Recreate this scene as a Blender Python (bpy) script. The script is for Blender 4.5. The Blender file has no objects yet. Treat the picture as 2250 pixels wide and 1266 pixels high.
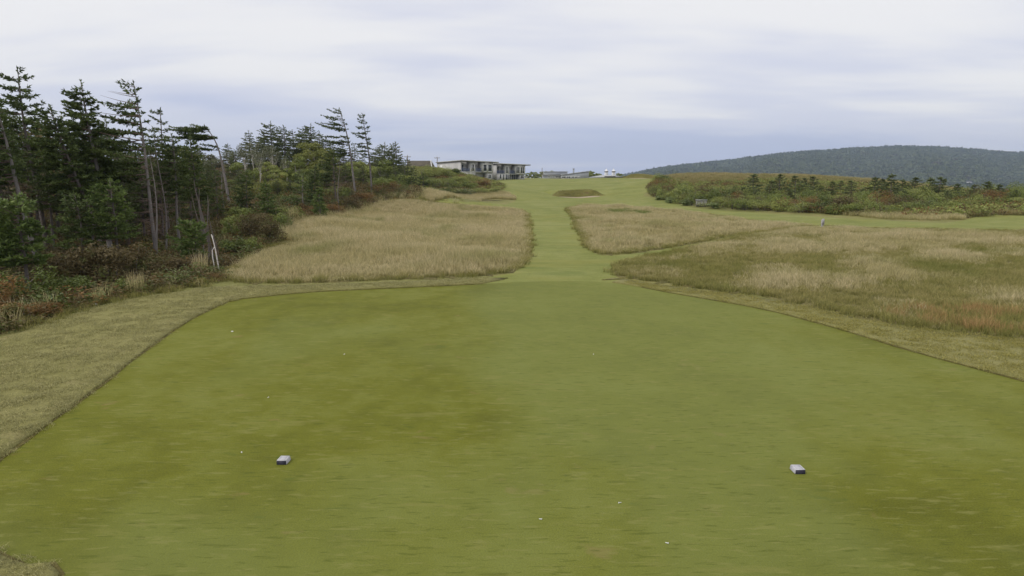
import bpy, math, random
import numpy as np
from mathutils import Vector
from mathutils.geometry import delaunay_2d_cdt

SC = bpy.context.scene
COL = SC.collection
R = math.radians

# ------------------------------------------------------------------ camera, sky, sun, exposure
CZ, PITCH, FPX, CXP, CYP = 3.34, R(9.2), 1500.0, 1125.0, 633.0
cam_d = bpy.data.cameras.new('camera')
cam = bpy.data.objects.new('camera', cam_d)
COL.objects.link(cam)
cam.location = (0, 0, CZ)
cam.rotation_euler = (R(90) - PITCH, 0, 0)
cam_d.sensor_width = 36.0
cam_d.lens = 36.0 * FPX / 2250.0
cam_d.clip_start = 0.1
cam_d.clip_end = 12000
SC.camera = cam

SUN_EL, SUN_AZ = R(50), R(-122)         # a veiled sun high behind the left shoulder (azimuth from +Y, clockwise)
world = bpy.data.worlds.new('World')
SC.world = world
world.use_nodes = True
wn, wl = world.node_tree.nodes, world.node_tree.links
wn.clear()
w_out = wn.new('ShaderNodeOutputWorld')
w_bg = wn.new('ShaderNodeBackground')
w_sky = wn.new('ShaderNodeTexSky')
w_sky.sky_type = 'NISHITA'
w_sky.sun_disc = False
w_sky.sun_elevation = SUN_EL
w_sky.sun_rotation = SUN_AZ
w_bg.inputs[1].default_value = 0.1
tc = wn.new('ShaderNodeTexCoord')
sep = wn.new('ShaderNodeSeparateXYZ')
wl.new(tc.outputs['Generated'], sep.inputs[0])


def wmath(op, a, b=None, c=None, clamp=False):
    n = wn.new('ShaderNodeMath')
    n.operation = op
    n.use_clamp = clamp
    for i, v in enumerate((a, b, c)):
        if v is None:
            continue
        if isinstance(v, (int, float)):
            n.inputs[i].default_value = v
        else:
            wl.new(v, n.inputs[i])
    return n.outputs[0]


# a cloud sheet: the view direction carried up to a flat layer, so bands close up towards the horizon
zc = wmath('MAXIMUM', sep.outputs[2], 0.0)
den = wmath('ADD', zc, 0.16)
cx = wmath('DIVIDE', sep.outputs[0], den)
cy = wmath('DIVIDE', sep.outputs[1], den)
comb = wn.new('ShaderNodeCombineXYZ')
wl.new(wmath('MULTIPLY', cx, 0.42), comb.inputs[0])
wl.new(cy, comb.inputs[1])
comb.inputs[2].default_value = 3.7
n1 = wn.new('ShaderNodeTexNoise')
n1.inputs['Scale'].default_value = 0.62
n1.inputs['Detail'].default_value = 5
n1.inputs['Roughness'].default_value = 0.5
n1.inputs['Distortion'].default_value = 0.35
wl.new(comb.outputs[0], n1.inputs['Vector'])
n2 = wn.new('ShaderNodeTexNoise')
n2.inputs['Scale'].default_value = 1.9
n2.inputs['Detail'].default_value = 6
wl.new(comb.outputs[0], n2.inputs['Vector'])
cl = wmath('ADD', wmath('MULTIPLY', n1.outputs[0], 0.8), wmath('MULTIPLY', n2.outputs[0], 0.2))
# thinner, bluer cloud low down
low = wmath('MULTIPLY_ADD', zc, 1.15, -0.10)
cl = wmath('ADD', cl, wmath('MINIMUM', low, 0.12))
ramp = wn.new('ShaderNodeValToRGB')
ramp.color_ramp.interpolation = 'EASE'
e = ramp.color_ramp.elements
e[0].position = 0.36
e[0].color = (4.55, 4.95, 6.5, 1)
e[1].position = 0.60
e[1].color = (7.6, 7.5, 7.5, 1)
m = e.new(0.485)
m.color = (5.85, 6.0, 6.95, 1)
wl.new(cl, ramp.inputs[0])
mix = wn.new('ShaderNodeMix')
mix.data_type = 'RGBA'
mix.inputs[0].default_value = 0.93
wl.new(w_sky.outputs[0], mix.inputs[6])
wl.new(ramp.outputs[0], mix.inputs[7])
wl.new(mix.outputs[2], w_bg.inputs[0])
wl.new(w_bg.outputs[0], w_out.inputs[0])

sun_d = bpy.data.lights.new('sun', 'SUN')
sun_d.energy = 1.5
sun_d.angle = R(22)
sun_d.color = (1.0, 0.96, 0.9)
sun = bpy.data.objects.new('sun', sun_d)
COL.objects.link(sun)
sd = Vector((math.sin(SUN_AZ) * math.cos(SUN_EL), math.cos(SUN_AZ) * math.cos(SUN_EL), math.sin(SUN_EL)))
sun.rotation_euler = (-sd).to_track_quat('-Z', 'Y').to_euler()

SC.view_settings.view_transform = 'Standard'
SC.view_settings.look = 'None'
SC.view_settings.gamma = 1
SC.view_settings.use_curve_mapping = False
SC.view_settings.exposure = 0.32
SC.render.engine = 'CYCLES'
SC.cycles.use_denoising = True
SC.cycles.max_bounces = 6
SC.cycles.diffuse_bounces = 4
SC.cycles.transparent_max_bounces = 8
SC.cycles.volume_bounces = 0
SC.cycles.caustics_reflective = False
SC.cycles.caustics_refractive = False


# ------------------------------------------------------------------ helpers
def slope(py):
    u = (CYP - py) / FPX
    return (-math.sin(PITCH) + u * math.cos(PITCH)) / (math.cos(PITCH) + u * math.sin(PITCH))


def zat(py, Y):
    """height of the sight line through picture row py at ground distance Y"""
    return CZ + Y * slope(py)


def xat(px, Y, z):
    d = Y * math.cos(PITCH) - (z - CZ) * math.sin(PITCH)
    return (px - CXP) / FPX * d


def W(px, py, Y):
    z = zat(py, Y)
    return (xat(px, Y, z), Y, z)


def tag(o, label=None, cat=None, group=None, kind=None):
    if label:
        o['label'] = label
    if cat:
        o['category'] = cat
    if group:
        o['group'] = group
    if kind:
        o['kind'] = kind
    return o


def np_mesh(name, V, T, mats=None, matidx=None, attr=None, smooth=False):
    V = np.asarray(V, dtype=np.float32).reshape(-1, 3)
    T = np.asarray(T, dtype=np.int32).reshape(-1, 3)
    me = bpy.data.meshes.new(name)
    me.vertices.add(len(V))
    me.vertices.foreach_set('co', V.ravel())
    me.loops.add(len(T) * 3)
    me.loops.foreach_set('vertex_index', T.ravel())
    me.polygons.add(len(T))
    me.polygons.foreach_set('loop_start', np.arange(0, len(T) * 3, 3, dtype=np.int32))
    for mt in (mats or []):
        me.materials.append(mt)
    if matidx is not None:
        me.polygons.foreach_set('material_index', np.asarray(matidx, dtype=np.int32))
    if attr is not None:
        for k, a in attr.items():
            at = me.attributes.new(k, 'FLOAT', 'POINT')
            at.data.foreach_set('value', np.asarray(a, dtype=np.float32))
    me.update(calc_edges=True)
    if smooth:
        me.polygons.foreach_set('use_smooth', np.ones(len(T), dtype=bool))
    me.validate()
    return me


def obj(name, me, parent=None, loc=None, mat=None):
    o = bpy.data.objects.new(name, me)
    COL.objects.link(o)
    if parent:
        o.parent = parent
    if loc is not None:
        o.location = loc
    if mat is not None and me is not None and len(me.materials) == 0:
        me.materials.append(mat)
    return o


def empty(name, loc, rz=0.0, label=None, cat=None, group=None):
    o = bpy.data.objects.new(name, None)
    COL.objects.link(o)
    o.location = loc
    o.rotation_euler = (0, 0, rz)
    o.empty_display_size = 0.2
    return tag(o, label, cat, group)


class Geo:
    """collects triangles"""

    def __init__(s):
        s.v, s.t, s.n = [], [], 0

    def add(s, V, T):
        V = np.asarray(V, dtype=float).reshape(-1, 3)
        s.v.append(V)
        s.t.append(np.asarray(T, dtype=int).reshape(-1, 3) + s.n)
        s.n += len(V)
        return s

    def quad(s, a, b, c, d):
        return s.add([a, b, c, d], [(0, 1, 2), (0, 2, 3)])

    def box(s, x0, x1, y0, y1, z0, z1):
        V = [(x, y, z) for z in (z0, z1) for y in (y0, y1) for x in (x0, x1)]
        q = [(0, 2, 3, 1), (4, 5, 7, 6), (0, 1, 5, 4), (2, 6, 7, 3), (0, 4, 6, 2), (1, 3, 7, 5)]
        return s.add(V, [t for a, b, c, d in q for t in ((a, b, c), (a, c, d))])

    def prism(s, poly, y0, y1):
        """polygon in x,z pushed from y0 to y1"""
        n = len(poly)
        V = [(x, y0, z) for x, z in poly] + [(x, y1, z) for x, z in poly]
        T = [(0, i, i + 1) for i in range(1, n - 1)] + [(n, n + i + 1, n + i) for i in range(1, n - 1)]
        for i in range(n):
            j = (i + 1) % n
            T += [(i, i + n, j + n), (i, j + n, j)]
        return s.add(V, T)

    def tube(s, P, rad, k=5):
        P = np.asarray(P, dtype=float)
        n = len(P)
        rad = np.broadcast_to(np.asarray(rad, dtype=float), (n,))
        tan = np.gradient(P, axis=0)
        tan /= np.linalg.norm(tan, axis=1)[:, None] + 1e-9
        ref = np.array([1.0, 0.13, 0.07]) if abs(tan[0][0]) < 0.8 else np.array([0.1, 0.2, 1.0])
        a = np.cross(tan, ref)
        a /= np.linalg.norm(a, axis=1)[:, None] + 1e-9
        b = np.cross(tan, a)
        an = np.arange(k) * 2 * math.pi / k
        V = (P[:, None, :] + rad[:, None, None] * (np.cos(an)[None, :, None] * a[:, None, :] + np.sin(an)[None, :, None] * b[:, None, :])).reshape(-1, 3)
        T = []
        for i in range(n - 1):
            for j in range(k):
                p, q = i * k + j, i * k + (j + 1) % k
                T += [(p, q, q + k), (p, q + k, p + k)]
        for j in range(1, k - 1):
            T.append(((n - 1) * k, (n - 1) * k + j, (n - 1) * k + j + 1))
        return s.add(V, T)

    def mesh(s, name, mat, **kw):
        if not s.v:
            return np_mesh(name, np.zeros((0, 3)), np.zeros((0, 3), int), [mat])
        return np_mesh(name, np.concatenate(s.v), np.concatenate(s.t), [mat], **kw)


# ------------------------------------------------------------------ materials
def mat_new(name, rough=0.85, spec=0.25):
    m = bpy.data.materials.new(name)
    m.use_nodes = True
    b = m.node_tree.nodes['Principled BSDF']
    b.inputs['Roughness'].default_value = rough
    b.inputs['Specular IOR Level'].default_value = spec
    return m, m.node_tree.nodes, m.node_tree.links, b


def noise(n, l, vec, scale, detail=4, rough=0.55, dist=0.0, stretch=None, w=None):
    t = n.new('ShaderNodeTexNoise')
    t.inputs['Scale'].default_value = scale
    t.inputs['Detail'].default_value = detail
    t.inputs['Roughness'].default_value = rough
    t.inputs['Distortion'].default_value = dist
    if stretch or w:
        mp = n.new('ShaderNodeMapping')
        if stretch:
            mp.inputs['Scale'].default_value = stretch
        if w:
            mp.inputs['Location'].default_value = (w, w * 0.7, w * 1.3)
        l.new(vec, mp.inputs[0])
        vec = mp.outputs[0]
    l.new(vec, t.inputs['Vector'])
    return t.outputs[0]


def cramp(n, l, fac, stops, interp='LINEAR'):
    r = n.new('ShaderNodeValToRGB')
    r.color_ramp.interpolation = interp
    el = r.color_ramp.elements
    el[0].position, el[0].color = stops[0][0], (*stops[0][1], 1)
    el[1].position, el[1].color = stops[-1][0], (*stops[-1][1], 1)
    for p, c in stops[1:-1]:
        x = el.new(p)
        x.color = (*c, 1)
    l.new(fac, r.inputs[0])
    return r.outputs[0]


def mixc(n, l, fac, a, b, mode='MIX'):
    x = n.new('ShaderNodeMix')
    x.data_type = 'RGBA'
    x.blend_type = mode
    for i, v in ((0, fac), (6, a), (7, b)):
        if isinstance(v, (int, float)):
            x.inputs[i].default_value = v
        elif isinstance(v, tuple):
            x.inputs[i].default_value = (*v, 1)
        else:
            l.new(v, x.inputs[i])
    return x.outputs[2]


def vmath(n, l, op, a, b=0.0, clamp=False):
    x = n.new('ShaderNodeMath')
    x.operation = op
    x.use_clamp = clamp
    for i, v in ((0, a), (1, b)):
        if isinstance(v, (int, float)):
            x.inputs[i].default_value = v
        else:
            l.new(v, x.inputs[i])
    return x.outputs[0]


def bump(n, l, b, h, strength, dist):
    x = n.new('ShaderNodeBump')
    x.inputs['Strength'].default_value = strength
    x.inputs['Distance'].default_value = dist
    l.new(h, x.inputs['Height'])
    l.new(x.outputs[0], b.inputs['Normal'])


def pos(n):
    return n.new('ShaderNodeNewGeometry').outputs['Position']


def turf(name, dark, mid, light, dry, big=0.35, fine=38.0, dry_lo=0.6, bumpd=0.02, bumps=0.6, stretch=(1, 1, 1)):
    m, n, l, b = mat_new(name, 0.9, 0.15)
    p = pos(n)
    big_n = noise(n, l, p, big, 4, 0.55, 0.4, stretch)
    med = noise(n, l, p, big * 7, 5, 0.6, 0.2, stretch, 5.0)
    fin = noise(n, l, p, fine, 3, 0.7, 0, None, 2.0)
    f = vmath(n, l, 'ADD', vmath(n, l, 'MULTIPLY', big_n, 0.62), vmath(n, l, 'MULTIPLY', med, 0.38))
    c = cramp(n, l, f, [(0.36, dark), (0.5, mid), (0.64, light)])
    d = noise(n, l, p, big * 2.6, 6, 0.65, 0.3, stretch, 11.0)
    dm = cramp(n, l, d, [(dry_lo, (0, 0, 0)), (dry_lo + 0.14, (1, 1, 1))])
    c = mixc(n, l, dm, c, dry)
    g = cramp(n, l, fin, [(0.3, (0.72, 0.72, 0.72)), (0.7, (1.26, 1.26, 1.26))])
    c = mixc(n, l, 1.0, c, g, 'MULTIPLY')
    l.new(c, b.inputs['Base Color'])
    bump(n, l, b, fin, bumps, bumpd)
    return m


def flat(name, col, rough=0.7, var=0.15, scale=3.0, spec=0.25, metallic=0.0, stretch=None, bumps=0.0):
    m, n, l, b = mat_new(name, rough, spec)
    t = n.new('ShaderNodeTexCoord').outputs['Object']
    f = noise(n, l, t, scale, 5, 0.6, 0, stretch)
    lo = tuple(max(0, c * (1 - var)) for c in col)
    hi = tuple(min(1, c * (1 + var)) for c in col)
    l.new(cramp(n, l, f, [(0.3, lo), (0.7, hi)]), b.inputs['Base Color'])
    b.inputs['Metallic'].default_value = metallic
    if bumps:
        bump(n, l, b, f, bumps, 0.01)
    return m


def leafmat(name, dark, light, scale=1.6, trans=0.25, rough=0.6, accents=None, acc_lo=0.62):
    """foliage: colour drifts from clump to clump (world position) and from leaf to leaf"""
    m, n, l, b = mat_new(name, rough, 0.3)
    p = pos(n)
    a = noise(n, l, p, scale, 3, 0.6)
    c2 = noise(n, l, p, scale * 9, 2, 0.6, 0, None, 4.0)
    f = vmath(n, l, 'ADD', vmath(n, l, 'MULTIPLY', a, 0.5), vmath(n, l, 'MULTIPLY', c2, 0.5))
    c = cramp(n, l, f, [(0.34, dark), (0.66, light)])
    if accents:
        q = noise(n, l, p, scale * 0.8, 3, 0.6, 0, None, 9.0)
        c = mixc(n, l, cramp(n, l, q, [(acc_lo, (0, 0, 0)), (acc_lo + 0.1, (1, 1, 1))]), c, accents)
    l.new(c, b.inputs['Base Color'])
    t = n.new('ShaderNodeBsdfTranslucent')
    l.new(c, t.inputs[0])
    x = n.new('ShaderNodeMixShader')
    x.inputs[0].default_value = trans
    l.new(b.outputs[0], x.inputs[1])
    l.new(t.outputs[0], x.inputs[2])
    l.new(x.outputs[0], n['Material Output'].inputs[0])
    return m


def grassmat(name, base, tip, tip2, scale=0.25, green=None, trans=0.3):
    """blade colour runs from base to tip (attribute t) and drifts in patches over the field"""
    m, n, l, b = mat_new(name, 0.75, 0.2)
    p = pos(n)
    a = noise(n, l, p, scale, 4, 0.6, 0.3)
    rnd = n.new('ShaderNodeObjectInfo').outputs['Random']
    f = vmath(n, l, 'ADD', vmath(n, l, 'MULTIPLY', a, 0.8), vmath(n, l, 'MULTIPLY', rnd, 0.2))
    tipc = cramp(n, l, f, [(0.40, tip), (0.62, tip2)])
    if green:
        q = noise(n, l, p, scale * 1.3, 4, 0.6, 0.4, None, 7.0)
        tipc = mixc(n, l, cramp(n, l, q, [(0.54, (0, 0, 0)), (0.68, (0.8, 0.8, 0.8))]), tipc, green)
    at = n.new('ShaderNodeAttribute')
    at.attribute_name = 't'
    at.attribute_type = 'GEOMETRY'
    c = mixc(n, l, at.outputs['Fac'], base, tipc)
    ar = n.new('ShaderNodeAttribute')
    ar.attribute_name = 'r'
    ar.attribute_type = 'GEOMETRY'
    c = mixc(n, l, 1.0, c, cramp(n, l, ar.outputs['Fac'], [(0.0, (0.58, 0.60, 0.55)), (0.6, (0.95, 0.95, 0.93)), (1.0, (1.32, 1.28, 1.3))]), 'MULTIPLY')
    l.new(c, b.inputs['Base Color'])
    t = n.new('ShaderNodeBsdfTranslucent')
    l.new(c, t.inputs[0])
    x = n.new('ShaderNodeMixShader')
    x.inputs[0].default_value = trans
    l.new(b.outputs[0], x.inputs[1])
    l.new(t.outputs[0], x.inputs[2])
    l.new(x.outputs[0], n['Material Output'].inputs[0])
    return m


M = {}
M['tee'] = turf('tee_turf', (0.094, 0.100, 0.009), (0.127, 0.134, 0.014), (0.158, 0.168, 0.032), (0.215, 0.175, 0.062), 0.26, 60, 0.66, 0.010, 0.45)


def add_spots(m, spots):
    """small worn and weedy spots on a turf material: list of (scale, threshold, colour, stretch, offset, strength)"""
    n, l = m.node_tree.nodes, m.node_tree.links
    b = n['Principled BSDF']
    c = b.inputs['Base Color'].links[0].from_socket
    p = pos(n)
    for sc, th, col, st, off, k in spots:
        q = noise(n, l, p, sc, 4, 0.6, 0.3, st, off)
        c = mixc(n, l, cramp(n, l, q, [(th, (0, 0, 0)), (th + 0.09, (k, k, k))]), c, col)
    l.new(c, b.inputs['Base Color'])


add_spots(M['tee'], [(2.3, 0.66, (0.20, 0.15, 0.055), (0.7, 1, 1), 21, 0.6), (1.7, 0.655, (0.055, 0.085, 0.012), (0.6, 1.3, 1), 33, 0.65), (6.0, 0.70, (0.13, 0.07, 0.03), (0.6, 1, 1), 45, 0.8),
                     (0.10, 0.47, (0.16, 0.185, 0.052), (1, 0.5, 1), 63, 0.5), (9.0, 0.57, (0.19, 0.19, 0.055), (0.4, 1.8, 1), 71, 0.55), (11.0, 0.57, (0.07, 0.085, 0.010), (0.35, 1.8, 1), 83, 0.55), (3.2, 0.60, (0.19, 0.185, 0.05), (0.4, 1.3, 1), 91, 0.4)])
M['collar'] = turf('collar_turf', (0.175, 0.165, 0.055), (0.20, 0.188, 0.068), (0.225, 0.208, 0.08), (0.235, 0.208, 0.088), 0.7, 26, 0.56, 0.03, 0.8)
M['fairway'] = turf('fairway_turf', (0.135, 0.155, 0.032), (0.18, 0.195, 0.050), (0.225, 0.23, 0.075), (0.27, 0.24, 0.10), 0.16, 22, 0.6, 0.02, 0.5)
M['rough'] = turf('rough_ground', (0.10, 0.095, 0.035), (0.15, 0.135, 0.055), (0.20, 0.175, 0.075), (0.22, 0.17, 0.09), 0.3, 14, 0.55, 0.05, 0.8)
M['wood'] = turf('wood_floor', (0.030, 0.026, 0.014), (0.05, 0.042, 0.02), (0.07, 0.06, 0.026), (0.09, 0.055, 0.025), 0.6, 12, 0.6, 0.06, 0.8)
M['ground'] = turf('ground_cover', (0.13, 0.135, 0.04), (0.18, 0.175, 0.058), (0.23, 0.21, 0.08), (0.27, 0.225, 0.10), 0.08, 9, 0.58, 0.06, 0.7)
M['face'] = turf('bunker_face_turf', (0.10, 0.092, 0.026), (0.14, 0.128, 0.038), (0.175, 0.16, 0.05), (0.14, 0.105, 0.045), 0.4, 12, 0.6, 0.06, 0.9)
M['sand'] = flat('bunker_sand', (0.33, 0.265, 0.195), 0.95, 0.12, 4.0)
M['earth'] = flat('bare_earth', (0.10, 0.05, 0.028), 0.95, 0.3, 5.0)
add_spots(M['fairway'], [(0.35, 0.52, (0.20, 0.195, 0.045), (0.5, 1.2, 1), 13, 0.6), (0.5, 0.56, (0.12, 0.15, 0.035), (0.4, 1.5, 1), 27, 0.6), (2.6, 0.55, (0.25, 0.25, 0.085), (0.25, 2.2, 1), 39, 0.5), (3.1, 0.57, (0.115, 0.14, 0.03), (0.25, 2.0, 1), 52, 0.5)])

# ------------------------------------------------------------------ terrain
CTRL = [W(*p) for p in [
    (640, 490, 46), (760, 470, 57), (870, 441, 78), (497, 452, 50), (790, 428, 65), (868, 419, 76), (430, 455, 50), (300, 440, 60),
    (600, 384, 95), (700, 388, 95), (540, 382, 95), (850, 404, 95), (920, 435, 95), (960, 426, 108),
    (930, 376, 125), (965, 375, 126), (1000, 384, 127), (1045, 396, 128), (1085, 405, 128), (1120, 427, 113), (1140, 443, 97),
    (1250, 441, 100), (1150, 441, 100), (1350, 441, 100), (1270, 432, 116), (1200, 416, 145), (1250, 409, 150), (1350, 409, 150),
    (1250, 393.6, 200), (1110, 399, 196), (1180, 396, 200), (1330, 393, 200), (1400, 391, 190),
    (1410, 440, 100), (1450, 451, 86), (1538, 454, 80), (1700, 470, 67), (1850, 474, 63), (2000, 482, 57), (2150, 474, 60), (2240, 466, 64),
    (1800, 502, 45), (2240, 508, 43),
    (1490, 385, 140), (1440, 404, 124), (1430, 428, 110), (1600, 387, 140), (1750, 391, 138), (1900, 396, 130), (2050, 412, 118),
    (2200, 428, 105), (1560, 440, 92), (1700, 446, 84), (1900, 452, 78), (2100, 458, 72)]]
for xx in (-14, -7, 0, 7, 14):
    for yy in (-12, -4, 4, 12, 20):
        CTRL.append((xx, yy, 0))
CTRL += [(-18, 30, 0), (-11, 28, 0), (-11, 40, 0), (-25, 22, 0.1), (-30, 30, 0.3), (-42, 30, 0.9), (-45, 45, 1.8), (-70, 60, 3),
         (1.5, 30, 0), (1.8, 46, 0), (2.5, 60, 0), (3, 80, 0.05), (10, 35, 0), (12, 60, 0), (22, 55, 0), (25, 35, 0), (22, 20, 0), (40, 25, 0),
         (20, 260, 2.8), (-15, 218, 2.8), (-30, 235, 2.9), (10, 310, 2.8), (50, 310, 2.5), (40, 215, 1.6), (75, 170, -1), (90, 190, -4), (130, 125, -6),
         (150, 200, -12), (-60, 130, 5), (-70, 95, 4), (-60, 180, 4), (-100, 250, 3), (60, -25, 0), (-60, -25, 0), (0, -40, 0), (90, 40, -1), (110, 70, -3),
         (-90, 0, 0.5), (-100, 120, 5)]
CTRL = np.array(CTRL, dtype=float)


def tps_k(r2):
    return 0.5 * r2 * np.log(r2 + 1e-6)


_S = 50.0
_cp = CTRL[:, :2] / _S
_n = len(_cp)
_K = tps_k(((_cp[:, None] - _cp[None]) ** 2).sum(-1)) + np.eye(_n) * 2e-3
_P = np.c_[np.ones(_n), _cp]
_A = np.block([[_K, _P], [_P.T, np.zeros((3, 3))]])
_w = np.linalg.solve(_A, np.r_[CTRL[:, 2], 0, 0, 0])


def sstep(a, b, x):
    t = np.clip((x - a) / (b - a), 0, 1)
    return t * t * (3 - 2 * t)


# bunkers: centre x, y, half width, lip height, turn
B1 = W(1271, 429, 116)
B2 = W(1413, 394, 182)
BUNK = [(B1[0], B1[1], 4.2, 0.98, 0.10), (B2[0], B2[1], 5.0, 1.0, -0.25)]


def bunker_uv(x, y, b):
    c, s = math.cos(b[4]), math.sin(b[4])
    dx, dy = x - b[0], y - b[1]
    return (dx * c + dy * s) / b[2], -dx * s + dy * c


def h(x, y):
    x = np.asarray(x, dtype=float)
    y = np.asarray(y, dtype=float)
    sh = np.broadcast(x, y).shape
    X = np.broadcast_to(x, sh).ravel()
    Y = np.broadcast_to(y, sh).ravel()
    q = np.c_[X, Y] / _S
    z = np.empty(len(q))
    for i in range(0, len(q), 20000):
        d = ((q[i:i + 20000, None] - _cp[None]) ** 2).sum(-1)
        z[i:i + 20000] = tps_k(d) @ _w[:_n] + _w[_n] + q[i:i + 20000] @ _w[_n + 1:]
    # gentle rolls away from the tee
    roll = 0.10 * np.sin(X * 0.31 + 1.0) * np.sin(Y * 0.23 + 0.4) + 0.05 * np.sin(X * 0.83 + Y * 0.4)
    z += roll * sstep(24, 60, Y)
    z = np.where(Y < 24, z * 1.0, z)
    # flatten the tee itself
    tee = (1 - sstep(7, 16, np.abs(X))) * (1 - sstep(19, 26, Y)) * sstep(-14, -8, Y)
    z = z * (1 - tee)
    for b in BUNK:
        u, v = bunker_uv(X, Y, b)
        fall = np.clip(1 - np.abs(u) ** 5, 0, 1) * (np.abs(u) < 1)
        bow = 0.9 * u * u
        vv = v + bow
        z += b[3] * fall * sstep(0.25, 1.5, vv) * (1 - sstep(2.0, 20, vv))
        z -= 0.10 * fall * sstep(-1.9, -0.6, vv) * (1 - sstep(0.0, 0.3, vv))
    # far country: falls away to low land
    rad = np.hypot(X * 0.9, Y - 60)
    far = sstep(270, 620, rad)
    side = sstep(95, 260, X)
    t = np.maximum(far, side)
    t = np.maximum(t, sstep(120, 420, -Y))
    z = z * (1 - t) + np.where(X > -60, -26.0, -10.0) * t
    z = np.where(np.isfinite(z), z, -26)
    return z.reshape(sh)


def hz(x, y):
    return float(h(np.array([x]), np.array([y]))[0])


def G(px, py, lo=3.0, hi=230.0):
    """point of the ground seen at a picture position"""
    ys = np.geomspace(lo, hi, 1400)
    s = slope(py)
    zz = CZ + ys * s
    xx = (px - CXP) / FPX * (ys * math.cos(PITCH) - (zz - CZ) * math.sin(PITCH))
    d = zz - h(xx, ys)
    i = np.argmax(d <= 0)
    if d[i] > 0:
        i = len(ys) - 1
    if i > 0:
        t = d[i - 1] / (d[i - 1] - d[i] + 1e-12)
        yy = ys[i - 1] + (ys[i] - ys[i - 1]) * min(max(t, 0), 1)
    else:
        yy = ys[0]
    z = CZ + yy * s
    return (xat(px, yy, z), yy)


def chain(pts, sub=3, closed=True):
    """smooth closed curve through ground points"""
    P = np.array(pts, dtype=float)
    n = len(P)
    out = []
    for i in range(n if closed else n - 1):
        p0, p1, p2, p3 = P[(i - 1) % n], P[i], P[(i + 1) % n], P[(i + 2) % n]
        for k in range(sub):
            t = k / sub
            a = 0.5 * ((2 * p1) + (p2 - p0) * t + (2 * p0 - 5 * p1 + 4 * p2 - p3) * t * t + (3 * p1 - p0 - 3 * p2 + p3) * t ** 3)
            out.append(a if np.linalg.norm(p2 - p1) < 60 else p1 + (p2 - p1) * t)
    return np.array(out)


def px_poly(pts, extra_before=(), extra_after=(), sub=3):
    return chain(list(extra_before) + [G(*p) for p in pts] + list(extra_after), sub)


POLY = {}
# tee: left edge upwards, far end, right edge downwards, then behind the camera
POLY['tee'] = px_poly(
    [(130, 1264), (60, 1246), (2, 1224)], sub=2,
    extra_after=[(-5.6, 6.4)] + [G(*p) for p in [(2, 1008), (100, 936), (235, 836), (330, 762), (420, 702), (500, 664), (570, 653), (700, 641), (900, 632), (1060, 624),
                 (1200, 618), (1345, 621), (1480, 645), (1640, 672), (1780, 705), (1900, 740), (2050, 785), (2245, 836)]] + [(9.6, 7.5), (9.3, 3), (8.6, -3), (4, -6.5), (-1.5, -5), (-3.0, 0.5), (-3.4, 3.8)])
POLY['collar'] = chain(
    [G(*p) for p in [(5, 745), (100, 714), (200, 682), (300, 657), (400, 642), (480, 632), (700, 627), (900, 620), (1060, 612), (1200, 611), (1350, 612), (1400, 620), (1520, 637), (1640, 652), (1760, 672), (1880, 700), (2000, 722), (2120, 738), (2245, 748)]]
    + [(13, 11), (13, 2), (11, -8), (3, -11), (-6, -9), (-10, -2), (-12, 5), (-11.2, 10.5)], 3)
POLY['fairway'] = chain(
    [G(*p) for p in [(1060, 612), (1128, 600), (1158, 572), (1165, 540), (1164, 505), (1160, 472), (1140, 459), (1060, 452), (980, 447), (920, 441),
                     (985, 437), (1060, 444), (1132, 443), (1128, 432), (1105, 421), (1075, 412)]]
    + [(-6.5, 150), (-9, 175), (-24, 200), (-22, 232), (10, 262), (38, 240), (41, 200), (36, 165), (30.5, 140)]
    + [G(*p) for p in [(1418, 425), (1420, 432), (1465, 439), (1500, 452), (1560, 461), (1640, 466), (1740, 472), (1840, 479), (1930, 483), (2030, 489), (2110, 486), (2150, 470), (2245, 464)]]
    + [(62, 61), (62, 46)] + [G(*p) for p in [(2245, 505), (2050, 503), (1900, 500), (1790, 497), (1700, 489), (1600, 477), (1500, 464), (1400, 455), (1300, 449), (1246, 455), (1254, 475), (1266, 502),
                     (1285, 535), (1306, 557), (1345, 562), (1420, 554), (1500, 541), (1580, 526), (1640, 516), (1585, 530), (1500, 548), (1425, 563), (1372, 574), (1352, 590), (1352, 606), (1350, 612), (1200, 611)]], 2)
POLY['sandA'] = np.array([(BUNK[0][0] + (u * BUNK[0][2]) * math.cos(0.10) - v * math.sin(0.10), BUNK[0][1] + u * BUNK[0][2] * math.sin(0.10) + v * math.cos(0.10))
                          for u, v in [(-0.78, -1.1), (-0.45, -1.8), (0, -2.0), (0.45, -1.8), (0.8, -1.2), (0.86, -0.55), (0.5, 0.12), (0.0, 0.28), (-0.5, 0.12), (-0.84, -0.5)]])
POLY['faceA'] = np.array([(BUNK[0][0] + (u * BUNK[0][2]) * math.cos(0.10) - v * math.sin(0.10), BUNK[0][1] + u * BUNK[0][2] * math.sin(0.10) + v * math.cos(0.10))
                          for u, v in [(-0.84, -0.5), (-0.5, 0.12), (0, 0.28), (0.5, 0.12), (0.86, -0.55), (1.1, -0.6), (1.05, 0.6), (0.7, 2.1), (0, 2.6), (-0.7, 2.2), (-1.05, 0.7), (-1.05, -0.6)]])
POLY['sandB'] = np.array([(BUNK[1][0] + (u * BUNK[1][2]) * math.cos(-.25) - v * math.sin(-.25), BUNK[1][1] + u * BUNK[1][2] * math.sin(-.25) + v * math.cos(-.25))
                          for u, v in [(-0.8, -1.2), (0, -2.2), (0.8, -1.2), (0.86, -0.55), (0.5, 0.12), (0.0, 0.28), (-0.5, 0.12), (-0.84, -0.5)]])
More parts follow.
